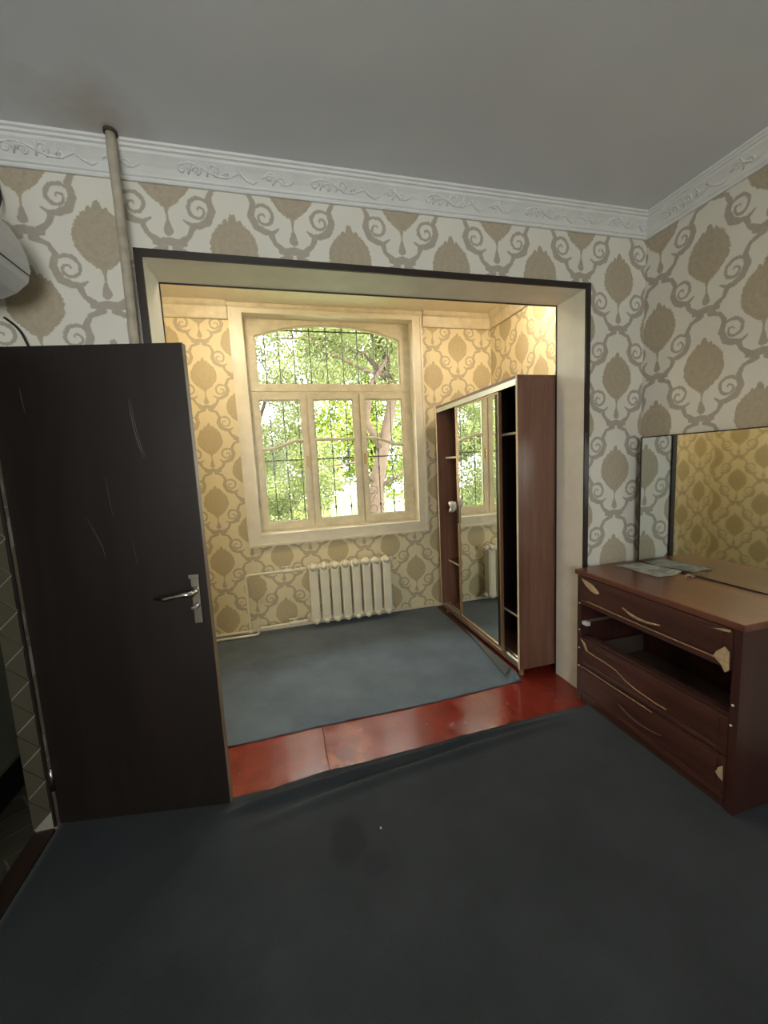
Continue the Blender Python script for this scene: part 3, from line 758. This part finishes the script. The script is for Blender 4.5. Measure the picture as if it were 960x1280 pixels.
def a_edge(x): return lerp_tab(EDGE2, x) + 0.005*noise.noise(Vector((x*8, 5, 0)))
xs2 = [XL+0.003+(1.885-XL)*i/110 for i in range(111)]
def h2(x, y):
    h = 0.0005+0.002*max(0, noise.noise(Vector((x*3, y*3, 4))))
    h += 0.006*max(0, noise.noise(Vector((x*7, 3, 4))))*math.exp(-((y-a_edge(x))/0.04)**2)
    if x > 1.79 and y < 1.0: h += 0.034*((x-1.79)/0.10)*max(0, min(1, (1.0-y)/0.5))*max(0, min(1, (y-0.2)/0.06))
    return h
def ys2(x, t): return a_edge(x) + (YB-0.016-a_edge(x))*(t**1.15)
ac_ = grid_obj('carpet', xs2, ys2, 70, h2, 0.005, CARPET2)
tag(ac_, 'slate blue felt carpet in the alcove below the window, curling up beside the wardrobe', 'carpet')

bm = bmesh.new()
prism(bm, [(1.878, 1.00), (1.876, 0.32), (1.80, 0.262), (1.806, 0.34), (1.826, 0.52), (1.85, 0.80)], lambda x, y: (x, y, 0.045+0.0*x-0.3*max(0, 1.85-x)), lambda x, y: (x, y, 0.049-0.3*max(0, 1.85-x)))
obj('turned_up_edge', bm, plain('grey carpet backing', srgb(76, 78, 76), 0.9), ac_, label='turned-up edge showing the grey backing')
bm = bmesh.new(); bmesh.ops.create_icosphere(bm, subdivisions=1, radius=0.004)
for v in bm.verts: v.co = v.co*(1+0.4*noise.noise(v.co*400)) + Vector((0.752, -0.53, 0.0100))
tag(obj('paper_scrap', bm, plain('white scrap', srgb(220, 220, 214), 0.8)), 'tiny white scrap lying on the dark carpet just right of the stain', 'scrap')

# ================================================================= WARDROBE
wd = empty('wardrobe', (2.2, 0.88, 0.0), 'tall walnut sliding wardrobe standing open in the alcove with one mirror door', 'wardrobe')
wx0, wx1, wy0, wy1, wz0, wz1 = 1.896, 2.50, 0.240, 1.533, 0.062, 1.942
pt = 0.018
B('side_panel', WARD, wd, (wx0, wx1, wy0, wy0+pt, wz0, wz1-pt))
B('side_panel', WARD, wd, (wx0, wx1, wy1-pt, wy1, wz0, wz1-pt))
B('top_panel', WARD, wd, (wx0, wx1, wy0, wy1, wz1-pt, wz1))
B('bottom_panel', WARD, wd, (wx0+0.002, wx1, wy0+pt, wy1-pt, wz0, wz0+pt))
B('back_panel', WARDIN, wd, (wx1-0.005, wx1, wy0+pt, wy1-pt, wz0+pt, wz1-pt))
B('divider', WARDIN, wd, (wx0+0.075, wx1-0.006, 0.80, 0.80+pt, wz0+pt, wz1-pt))
for (a, b, z) in ((wy0+pt, 0.80, 1.60), (wy0+pt, 0.80, 0.36), (0.80+pt, wy1-pt, 1.47), (0.80+pt, wy1-pt, 0.50)):
    s = B('shelf', WARDIN, wd, (wx0+0.08, wx1-0.006, a, b, z, z+0.016))
    B('edge_band', plain('pale shelf edge', srgb(196, 186, 168), 0.5), s, (wx0+0.078, wx0+0.0798, a+0.001, b-0.001, z, z+0.016))
B('edge_band', plain('cream edge band', srgb(206, 190, 158), 0.4), wd, (wx0-0.0015, wx0, wy0, wy0+pt, wz0, wz1), label='worn pale edge banding')
B('edge_band', plain('cream edge band two', srgb(206, 190, 158), 0.4), wd, (wx0-0.0015, wx0, wy1-pt, wy1, wz0, wz1), label='worn pale edge banding')
B('top_rail', ALU, wd, (wx0+0.001, wx0+0.004, wy0+pt, wy1-pt, wz1-0.055, wz1-pt-0.001), (wx0+0.004, wx0+0.07, wy0+pt, wy1-pt, wz1-0.022, wz1-pt-0.0005), (wx0+0.034, wx0+0.037, wy0+pt, wy1-pt, wz1-0.045, wz1-0.022))
B('bottom_track', ALU, wd, (wx0+0.002, wx0+0.07, wy0+pt, wy1-pt, wz0+pt, wz0+pt+0.003), (wx0+0.002, wx0+0.006, wy0+pt, wy1-pt, wz0+pt, wz0+pt+0.012), (wx0+0.034, wx0+0.038, wy0+pt, wy1-pt, wz0+pt, wz0+pt+0.012), (wx0+0.066, wx0+0.070, wy0+pt, wy1-pt, wz0+pt, wz0+pt+0.012))
for yy in (wy0+0.035, wy1-0.06):
    for xx in (wx0+0.03, wx1-0.06): B('leg', ALU if 0 else EDGEW, wd, (xx, xx+0.022, yy, yy+0.022, 0.007 if yy > 1 else 0.0005, wz0), bev=0.002)
for pz in ((0.40, 1.75),): pass
dy0, dy1, dz0, dz1 = 0.470, 1.140, wz0+pt+0.006, wz1-0.058
dx0, dx1 = wx0+0.008, wx0+0.030
md = B('sliding_door', BRONZE, wd, (dx0, dx1, dy0, dy0+0.012, dz0, dz1), (dx0, dx1, dy1-0.028, dy1, dz0, dz1), (dx0, dx1, dy0+0.012, dy1-0.028, dz0, dz0+0.03), (dx0, dx1, dy0+0.012, dy1-0.028, dz1-0.012, dz1))
B('mirror_pane', MIRROR, md, (dx0+0.006, dx0+0.012, dy0+0.012, dy1-0.028, dz0+0.03, dz1-0.012))
B('handle', RUBBER, md, (dx0-0.008, dx0, dy1-0.022, dy1-0.008, 0.92, 1.07), bev=0.002)
B('backing', WARDIN, md, (dx0+0.0125, dx0+0.018, dy0+0.012, dy1-0.028, dz0+0.03, dz1-0.012))
B('edge_strip', plain('black mirror edge', srgb(20, 20, 22), 0.3), md, (dx0+0.001, dx0+0.0055, dy0+0.0125, dy0+0.045, dz0+0.03, dz1-0.012))
# white rag
bm = bmesh.new(); bmesh.ops.create_icosphere(bm, subdivisions=4, radius=0.045)
for v in bm.verts:
    n = noise.noise(v.co*30+Vector((3, 1, 2))) + 0.6*abs(noise.noise(v.co*75)); v.co *= 0.85+0.75*n
    v.co.z *= 1.15; v.co.x *= 0.55
    if v.co.z < 0: v.co.y += 0.03*abs(v.co.z)/0.05
for v in bm.verts: v.co += Vector((1.886, 1.185, 1.06))
tag(obj('rag', bm, plain('white rag', srgb(214, 206, 196), 0.9, var=0.08, bmp=0.5), None, smooth=True), 'crumpled white rag tucked at the edge of the wardrobe mirror door', 'rag')

# ================================================================= CHEST OF DRAWERS
ch = empty('chest_of_drawers', (2.31, -0.475, 0.007), 'worn mahogany chest of drawers missing its second drawer, standing under the mirror', 'chest')
cx0, cx1, cy0, cy1, cz1 = 2.088, 2.545, -0.897, -0.052, 0.797
cz0 = 0.0075
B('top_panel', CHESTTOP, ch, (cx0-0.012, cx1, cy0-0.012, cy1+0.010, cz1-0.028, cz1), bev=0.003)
B('side_panel', CHESTV, ch, (cx0, cx1, cy0, cy0+0.030, cz0, cz1-0.028))
B('side_panel', CHESTV, ch, (cx0, cx1, cy1-0.030, cy1, cz0, cz1-0.028))
B('back_panel', CHESTV, ch, (cx1-0.006, cx1, cy0+0.030, cy1-0.030, cz0, cz1-0.028))
B('bottom_panel', CHESTV, ch, (cx0+0.022, cx1-0.006, cy0+0.030, cy1-0.030, 0.035, 0.050))
B('plinth', CHESTV, ch, (cx0+0.008, cx0+0.022, cy0+0.030, cy1-0.030, cz0, 0.050))
fy0, fy1 = cy0+0.032, cy1-0.032
DRB = plain('grey brown fibreboard', srgb(74, 60, 52), 0.8)
def drawer(z0, z1, label=None, tray=True, lip=None):
    bm = bmesh.new()
    box(bm, cx0-0.004, cx0+0.014, fy0, fy1, z0, z1, bev=0.003)
    # raised field on the front
    box(bm, cx0-0.010, cx0-0.003, fy0+0.004, fy1-0.004, z0+0.004, z0+0.028, bev=0.003)
    box(bm, cx0-0.008, cx0-0.003, fy0+0.03, fy1-0.03, z0+0.045, z1-0.02, bev=0.002)
    d = obj('drawer', bm, CHEST, ch, label=label)
    if tray:
        B('drawer_box', DRB, d, (cx0+0.0145, cx1-0.03, fy0+0.012, fy0+0.024, z0+0.012, z1-0.04), (cx0+0.0145, cx1-0.03, fy1-0.024, fy1-0.012, z0+0.012, z1-0.04), (cx0+0.0145, cx1-0.03, fy0+0.024, fy1-0.024, z0+0.012, z0+0.018))
    return d
d1 = drawer(0.598, 0.762, 'top drawer with chipped corners and a curved pull')
d3 = drawer(0.240, 0.398, 'third drawer with a broken wavy upper edge')
d4 = drawer(0.052, 0.234)
def patch(parent, pts, name='chip'):
    bm = bmesh.new()
    prism(bm, pts, lambda y, z: (cx0-0.0105, y, z), lambda y, z: (cx0-0.0122, y, z))
    return obj(name, bm, CHIP, parent, label='bare chipboard where the laminate broke off')
patch(d1, [(-0.092, 0.755), (-0.108, 0.738), (-0.125, 0.722), (-0.165, 0.700), (-0.205, 0.694), (-0.225, 0.704), (-0.215, 0.716), (-0.180, 0.738), (-0.13, 0.750)])
patch(d1, [(-0.815, 0.655), (-0.845, 0.688), (-0.863, 0.672), (-0.864, 0.60), (-0.850, 0.585), (-0.835, 0.610), (-0.805, 0.632)])
patch(d1, [(-0.80, 0.7445), (-0.835, 0.757), (-0.862, 0.760), (-0.862, 0.752), (-0.84, 0.748)])
patch(d3, [(-0.088, 0.398), (-0.110, 0.375), (-0.135, 0.345), (-0.150, 0.335), (-0.145, 0.350), (-0.125, 0.385)])
patch(d4, [(-0.845, 0.180), (-0.862, 0.198), (-0.864, 0.135), (-0.850, 0.140), (-0.835, 0.155), (-0.842, 0.165)])
patch(d4, [(-0.50, 0.236), (-0.52, 0.231), (-0.55, 0.229), (-0.54, 0.225), (-0.51, 0.226)])
def moulding(parent, pts, r=0.004, mat=EDGEW, name='worn_moulding', x=cx0-0.012):
    bm = bmesh.new(); fine = []
    n = len(pts)
    for i in range(len(pts)*4):
        t = i/(len(pts)*4-1)*(n-1); k = min(int(t), n-2); f = t-k; f = f*f*(3-2*f) if 0 else f
        fine.append((x, pts[k][0]+(pts[k+1][0]-pts[k][0])*f, pts[k][1]+(pts[k+1][1]-pts[k][1])*f))
    tube(bm, fine, r, 6); return obj(name, bm, mat, parent)
moulding(d1, [(-0.135, 0.632), (-0.30, 0.629), (-0.5, 0.628), (-0.7, 0.629), (-0.83, 0.631)], 0.003)
moulding(d3, [(-0.115, 0.372), (-0.135, 0.342), (-0.20, 0.338), (-0.28, 0.336), (-0.34, 0.330), (-0.40, 0.305), (-0.46, 0.292), (-0.56, 0.284), (-0.62, 0.286)], 0.0035)
moulding(d3, [(-0.115, 0.262), (-0.2, 0.266), (-0.4, 0.264), (-0.6, 0.262), (-0.83, 0.262)], 0.0022, CHEST)
moulding(d4, [(-0.095, 0.222), (-0.12, 0.234), (-0.16, 0.231), (-0.30, 0.229), (-0.55, 0.229)], 0.003)
# bow shaped pulls
def pull(parent, ya, yb, z, mat):
    bm = bmesh.new(); pts = []
    for k in range(15):
        t = k/14; pts.append((cx0-0.012-0.016*math.sin(PI*t), ya+(yb-ya)*t, z-0.010*math.sin(PI*t)+0.006*math.cos(PI*t)))
    tube(bm, pts, [0.004+0.003*math.sin(PI*k/14) for k in range(15)], 8); obj('pull', bm, mat, parent, smooth=True)
pull(d1, -0.375, -0.575, 0.672, EDGEW)
pull(d4, -0.36, -0.60, 0.150, CHEST)
B('runner', ALU, ch, (cx0+0.02, cx0+0.40, fy1-0.001, fy1+0.0015, 0.487, 0.497), (cx0+0.02, cx0+0.40, fy1-0.014, fy1-0.001, 0.487, 0.489), label='bare metal drawer runner')
B('runner', ALU, ch, (cx0+0.02, cx0+0.40, fy0-0.0015, fy0+0.001, 0.487, 0.497), (cx0+0.02, cx0+0.40, fy0+0.001, fy0+0.014, 0.487, 0.489), label='bare metal drawer runner')
B('bracket', plain('white plastic', srgb(214, 214, 216), 0.4), ch, (cx0+0.004, cx0+0.03, fy1-0.036, fy1+0.001, 0.476, 0.498), bev=0.003, label='white plastic runner end')
B('cross_rail', CHESTV, ch, (cx0+0.016, cx0+0.05, fy0, fy1, 0.399, 0.411))
for (yy, zz) in ((-0.878, 0.463), (-0.875, 0.378), (-0.07, 0.44), (-0.07, 0.60), (-0.07, 0.22), (-0.07, 0.33)):
    bm = bmesh.new(); tube(bm, [(cx0, yy, zz), (cx0-0.004, yy, zz)], 0.0045, 8); obj('screw_cap', bm, WHITEP, ch)

# ================================================================= MIRROR, PAPER, SPLINTER
mr = empty('wall_mirror', (2.54, -0.42, cz1), 'large frameless dressing mirror with thin dark edge leaning on the wall above the chest', 'mirror')
mx = 2.498
my0, my1, mz0, mz1 = -0.90, -0.068, cz1+0.001, 1.530
B('mirror_glass', MIRROR_T, mr, (mx, mx+0.005, my0+0.006, my1-0.006, mz0+0.006, mz1-0.006))
B('backing_board', CHESTV, mr, (mx+0.006, mx+0.018, my0, my1, mz0, mz1))
B('edge_frame', BLACK, mr, (mx-0.003, mx+0.006, my0, my1, mz1-0.006, mz1), (mx-0.003, mx+0.006, my0, my1, mz0, mz0+0.006), (mx-0.003, mx+0.006, my0, my0+0.006, mz0+0.006, mz1-0.006), (mx-0.003, mx+0.006, my1-0.006, my1, mz0+0.006, mz1-0.006))
def mk_news():
    m, t, b = new_mat('printed newspaper')
    g = t.nodes.new('ShaderNodeTexCoord').outputs['Object']
    br = t.nodes.new('ShaderNodeTexBrick'); br.inputs['Scale'].default_value = 9.0
    br.inputs['Color1'].default_value = srgb(226, 228, 220); br.inputs['Color2'].default_value = srgb(206, 212, 202); br.inputs['Mortar'].default_value = srgb(238, 238, 230)
    br.inputs['Mortar Size'].default_value = 0.05; t.links.new(g, br.inputs[0])
    w = t.nodes.new('ShaderNodeTexWave'); w.inputs['Scale'].default_value = 60; w.bands_direction = 'X'; t.links.new(g, w.inputs[0])
    n = noise_tex(t, 10, 4, g)
    c = mix(t, edge(0.52-N(t, n.outputs['Fac']), 0.05)*0.45, br.outputs[0], srgb(140, 156, 146))
    c = mix(t, edge(0.62-N(t, w.outputs['Fac']), 0.2)*0.05, c, srgb(90, 96, 92))
    t.links.new(c, b.inputs['Base Color']); b.inputs['Roughness'].default_value = 0.7
    return m
bm = bmesh.new(); nx, ny = 14, 18; T = []
for i in range(nx+1):
    row = []
    for j in range(ny+1):
        a, b = i/nx, j/ny
        x = 2.318+(2.490-2.318)*a + 0.004*math.sin(b*5); y = -0.078 - 0.285*b - 0.012*a*(1-2*b)
        z = cz1+0.0015+0.004*abs(math.sin(a*3.1+b*1.3))*(0.3+0.7*b) + (0.010*max(0, a-0.8)/0.2*b)
        row.append(bm.verts.new((x, y, z)))
    T.append(row)
for i in range(nx):
    for j in range(ny): bm.faces.new((T[i][j], T[i+1][j], T[i+1][j+1], T[i][j+1])).smooth = True
bmesh.ops.solidify(bm, geom=bm.faces[:], thickness=0.0008)
tag(obj('newspaper', bm, mk_news()), 'folded printed newspaper lying on the chest top against the mirror', 'newspaper')
bm = bmesh.new()
tube(bm, [(2.428, -0.412, cz1+0.005), (2.452, -0.398, cz1+0.012), (2.478, -0.405, cz1+0.006), (2.490, -0.416, cz1+0.004)], [0.0015, 0.004, 0.005, 0.0015], 6)
tube(bm, [(2.45, -0.434, cz1+0.004), (2.468, -0.412, cz1+0.008), (2.474, -0.388, cz1+0.006)], [0.0015, 0.004, 0.0015], 6)
tag(obj('wood_splinters', bm, CHIP), 'small pale broken splinters beside the newspaper on the chest', 'splinter')

# ================================================================= DOOR 1 (open leaf) AND DOORWAY
d_ = empty('door_1', (XL, -0.10, 0.0), kind='structure')
d_['label'] = 'dark brown door standing wide open at the left with chrome lever handle'
hx, hy, lx, ly = -0.543, -0.098, 0.152, -0.217
L_ = math.hypot(lx-hx, ly-hy); ang = math.atan2(ly-hy, lx-hx)
T_ = Matrix.Translation((hx, hy, 0)) @ Matrix.Rotation(ang, 4, 'Z')   # local: x along the leaf, y = -depth towards camera
def DB(name, mat, par, *dims, bev=0.0, **k):
    bm = bmesh.new()
    for d in dims: box(bm, *d, bev=bev, T=T_)
    return obj(name, bm, mat, par, **k)
leaf = DB('door_leaf', DOORM, d_, (0.004, L_, 0, 0.034, 0.012, 1.945))
DB('edge_strip', plain('light door edge', srgb(120, 100, 78), 0.5), leaf, (L_, L_+0.0015, 0.001, 0.033, 0.012, 1.945), label='paler bare door edge')
lz = 0.965
pl = DB('handle_plate', CHROME, leaf, (L_-0.063, L_-0.028, -0.008, 0.0, 0.84, 1.045), bev=0.004)
bm = bmesh.new()
P3 = lambda x, y, z: T_ @ Vector((x, y, z))
tube(bm, [P3(L_-0.046, -0.005, 0.975), P3(L_-0.046, -0.045, 0.975)], 0.011, 10)
tube(bm, [P3(L_-0.040, -0.046, 0.975), P3(L_-0.075, -0.050, 0.978), P3(L_-0.11, -0.052, 0.974), P3(L_-0.145, -0.054, 0.968), P3(L_-0.185, -0.052, 0.970)], [0.011, 0.012, 0.0065, 0.011, 0.006], 10)
obj('lever', bm, CHROME, leaf, smooth=True)
bm = bmesh.new(); tube(bm, [P3(L_-0.046, -0.008, 0.915), P3(L_-0.046, -0.026, 0.915)], [0.010, 0.008], 10); box(bm, L_-0.060, L_-0.034, -0.036, -0.026, 0.908, 0.922, bev=0.003, T=T_)
obj('thumb_turn', bm, CHROME, leaf)
DB('cap', CHROME, leaf, (L_-0.066, L_-0.025, -0.014, -0.008, 1.030, 1.048), bev=0.002)
bm = bmesh.new()
def scr(pts, r=0.0012): tube(bm, [P3(x, -0.0006, z) for x, z in pts], [0.0003]+[r]*(len(pts)-2)+[0.0003], 4)
scr([(0.49, 1.75), (0.492, 1.69), (0.497, 1.63), (0.507, 1.57), (0.52, 1.52)], 0.0016); scr([(0.498, 1.74), (0.50, 1.68), (0.506, 1.62), (0.516, 1.56), (0.530, 1.515)], 0.0010)
scr([(0.11, 1.80), (0.112, 1.76), (0.118, 1.70)], 0.0010); scr([(0.28, 1.30), (0.30, 1.25), (0.325, 1.18), (0.33, 1.13)], 0.0008)
scr([(0.37, 1.45), (0.372, 1.38), (0.38, 1.29)], 0.0007); scr([(0.44, 1.20), (0.443, 1.15), (0.447, 1.10)], 0.0006)
obj('scratches', bm, plain('scuffed film', srgb(112, 98, 90), 0.6), leaf, label='pale curved scratches')
for zz in (0.22, 1.70):
    bm = bmesh.new(); tube(bm, [(hx+0.004, hy-0.008, zz-0.05), (hx+0.004, hy-0.008, zz+0.05)], 0.007, 8); obj('hinge', bm, CHROME, leaf)
B('door_frame', DOORM, d_, (XL-TH, XL+0.004, DY0, DY0+0.03, 0.02, DZ), (XL-TH, XL+0.004, DY0+0.03, DY1-0.004, DZ-0.025, DZ), (XL-0.004, XL+0.004, DY1-0.010, DY1-0.001, 0.02, DZ-0.025))
B('threshold', wood('brown threshold', srgb(44, 30, 24), srgb(62, 44, 34), 0.5, axis=1), d_, (XL-TH, XL+0.002, DY0+0.03, DY1-0.016, 0.0, 0.018), bev=0.003)

# ================================================================= HALLWAY SEEN THROUGH THE DOORWAY
GROUT = plain('pale grout', srgb(150, 146, 130), 0.8)
TILE = plain('olive grey glazed tile', srgb(84, 78, 64), 0.3, var=0.15, scale=4)
HX0 = -2.2
hf = B('floor_hall', GROUT, None, (HX0, XL-TH, -1.6, 0.42, -0.08, -0.004), **ST)
B('ceiling_hall', CEIL, None, (HX0, XL-TH, -1.6, 0.42, 2.5, 2.6), **ST)
hw = B('wall_hall_back', GROUT, None, (HX0, XL-TH, 0.42, 0.52, -0.08, 2.6), **ST)
B('wall_hall_left', plain('hall wall paint', srgb(120, 114, 98), 0.7), None, (HX0-0.1, HX0, -1.6, 0.52, -0.08, 2.6), **ST)
B('wall_hall_front', plain('hall wall paint two', srgb(120, 114, 98), 0.7), None, (HX0-0.1, XL-TH, -1.7, -1.6, -0.08, 2.6), **ST)
def clip_poly(pts, keep):
    for (nx_, ny_, c) in keep:      # keep nx*x+ny*y <= c
        out = []
        for i in range(len(pts)):
            p, q = pts[i], pts[(i+1) % len(pts)]
            dp, dq = nx_*p[0]+ny_*p[1]-c, nx_*q[0]+ny_*q[1]-c
            if dp <= 0: out.append(p)
            if (dp < 0 < dq) or (dq < 0 < dp):
                f = dp/(dp-dq); out.append((p[0]+(q[0]-p[0])*f, p[1]+(q[1]-p[1])*f))
        pts = out
        if len(pts) < 3: return None
    return pts
def tiles(parent, lim, w, h, a, fa, fb, rngi):
    ca, sa = math.cos(a), math.sin(a)
    cx, cy = (lim[0]+lim[1])/2, (lim[2]+lim[3])/2
    keep = [(-1, 0, -lim[0]), (1, 0, lim[1]), (0, -1, -lim[2]), (0, 1, lim[3])]
    for i in range(-rngi, rngi):
        for j in range(-rngi, rngi):
            ox = (w/2 if j % 2 else 0); g = 0.004
            q = [(i*w+ox+g, j*h+g), ((i+1)*w+ox-g, j*h+g), ((i+1)*w+ox-g, (j+1)*h-g), (i*w+ox+g, (j+1)*h-g)]
            q = [(cx+x*ca-y*sa, cy+x*sa+y*ca) for x, y in q]
            q = clip_poly(q, keep)
            if not q: continue
            A = abs(sum(q[k][0]*q[(k+1) % len(q)][1]-q[(k+1) % len(q)][0]*q[k][1] for k in range(len(q))))/2
            if A < 0.0006: continue
            bm = bmesh.new(); prism(bm, q, fa, fb); obj('tile', bm, TILE, parent)
tiles(hf, (-1.25, XL-TH-0.001, -0.95, 0.418), 0.24, 0.12, math.radians(38), lambda x, y: (x, y, -0.004), lambda x, y: (x, y, 0.003), 9)
tiles(hw, (-1.25, XL-TH-0.001, 0.0, 2.1), 0.17, 0.17, math.radians(45), lambda x, z: (x, 0.42, z), lambda x, z: (x, 0.413, z), 10)
jl = B('wall_jamb', GROUT, None, (XL-TH, XL-0.004, DY1-0.006, DY1-0.0005, 0.019, DZ-0.026), **ST)
for k in range(27):          # triangular glazed pieces whose pale joints zigzag up the jamb
    z = 0.02+0.072*k; xa, xb = XL-TH+0.0015, XL-0.0055; g = 0.006
    tri = [(xa, z+g), (xa, z+0.144-g), (xb, z+0.072)] if k % 2 == 0 else [(xb, z+g), (xb, z+0.144-g), (xa, z+0.072)]
    if z+0.144 > DZ-0.03: break
    bm = bmesh.new(); prism(bm, tri, lambda x, z: (x, DY1-0.006, z), lambda x, z: (x, DY1-0.012, z)); obj('tile', bm, TILE, jl)
# rounded appliance standing in the hall
ap = empty('washing_machine', (-1.1, 0.18, 0.003), 'grey rounded washing machine dimly seen through the doorway behind the door', 'appliance')
APX = -0.812
B('body', plain('grey enamel', srgb(126, 124, 108), 0.35), ap, (-1.40, APX, -0.02, 0.40, 0.16, 0.98), bev=0.03)
B('base', RUBBER, ap, (-1.39, APX-0.01, 0.0, 0.38, 0.006, 0.159), bev=0.02, label='black base')
bm = bmesh.new(); tube(bm, [(-1.0, -0.019, 0.52), (-1.0, -0.045, 0.52)], 0.14, 28); obj('door_ring', bm, plain('dark ring', srgb(28, 32, 34), 0.3), ap, label='round dark porthole')
bm = bmesh.new(); tube(bm, [(-1.0, -0.046, 0.52), (-1.0, -0.052, 0.52)], [0.10, 0.08], 28); obj('porthole_glass', bm, plain('bluish glass', srgb(70, 78, 86), 0.15), ap)

# ================================================================= AIR CONDITIONER AND CABLES
ac = empty('air_conditioner', (XL, -0.55, 2.08), 'white wall air conditioner above the doorway at the left edge', 'air conditioner')
pf = [(0, 2.10), (0.06, 2.082), (0.13, 2.088), (0.175, 2.110), (0.213, 2.145), (0.225, 2.185), (0.220, 2.235), (0.205, 2.285), (0.180, 2.330), (0.140, 2.365), (0.100, 2.383), (0.0, 2.387)]
AY0, AY1 = -0.98, -0.165
bm = bmesh.new(); prism(bm, pf, lambda o, z: (XL+0.001+o, AY0, z), lambda o, z: (XL+0.001+o, AY1, z))
bmesh.ops.bevel(bm, geom=[e for e in bm.edges if abs(e.verts[0].co.y-e.verts[1].co.y) < 1e-6], offset=0.008, segments=2, affect='EDGES')
obj('body', bm, ACW, ac)
bm = bmesh.new(); tube(bm, [(XL+0.2235, AY0+0.03, 2.168), (XL+0.2235, AY1-0.006, 2.168)], 0.0018, 6); tube(bm, [(XL+0.222, AY1-0.002, 2.168), (XL+0.11, AY1+0.0005, 2.205), (XL+0.01, AY1+0.0005, 2.26)], 0.0015, 6)
obj('panel_seam', bm, plain('seam shadow grey', srgb(70, 70, 70), 0.7), ac)
bm = bmesh.new()
prism(bm, [(0.070, 2.0795), (0.135, 2.0855), (0.135, 2.0900), (0.070, 2.0865)], lambda o, z: (XL+o, AY0+0.05, z-0.002), lambda o, z: (XL+o, AY1-0.05, z-0.002))
obj('air_flap', bm, plain('dark louvre', srgb(50, 50, 52), 0.5), ac)
bm = bmesh.new(); tube(bm, [(-0.485, -0.020, 2.618), (-0.470, -0.012, 2.60), (-0.455, -0.011, 2.56), (-0.447, -0.02, 2.50), (-0.445, -0.05, 2.45), (-0.46, -0.12, 2.40), (-0.48, -0.17, 2.375)], 0.004, 6)
tag(obj('cable', bm, RUBBER), 'thin dark wire from the cornice down to the air conditioner', 'cable')
bm = bmesh.new(); pts = []
for k in range(13):
    t = k/12; pts.append((-0.50+0.11*t+0.01*math.sin(t*6), -0.012, 2.08-0.14*t-0.03*t*t))
pts += [(-0.385, -0.012, 1.86), (-0.384, -0.012, 1.6), (-0.384, -0.012, 0.4)]
tube(bm, pts, 0.0045, 6)
tag(obj('cable', bm, RUBBER), 'black cable drooping on the wallpaper behind the top of the door', 'cable')
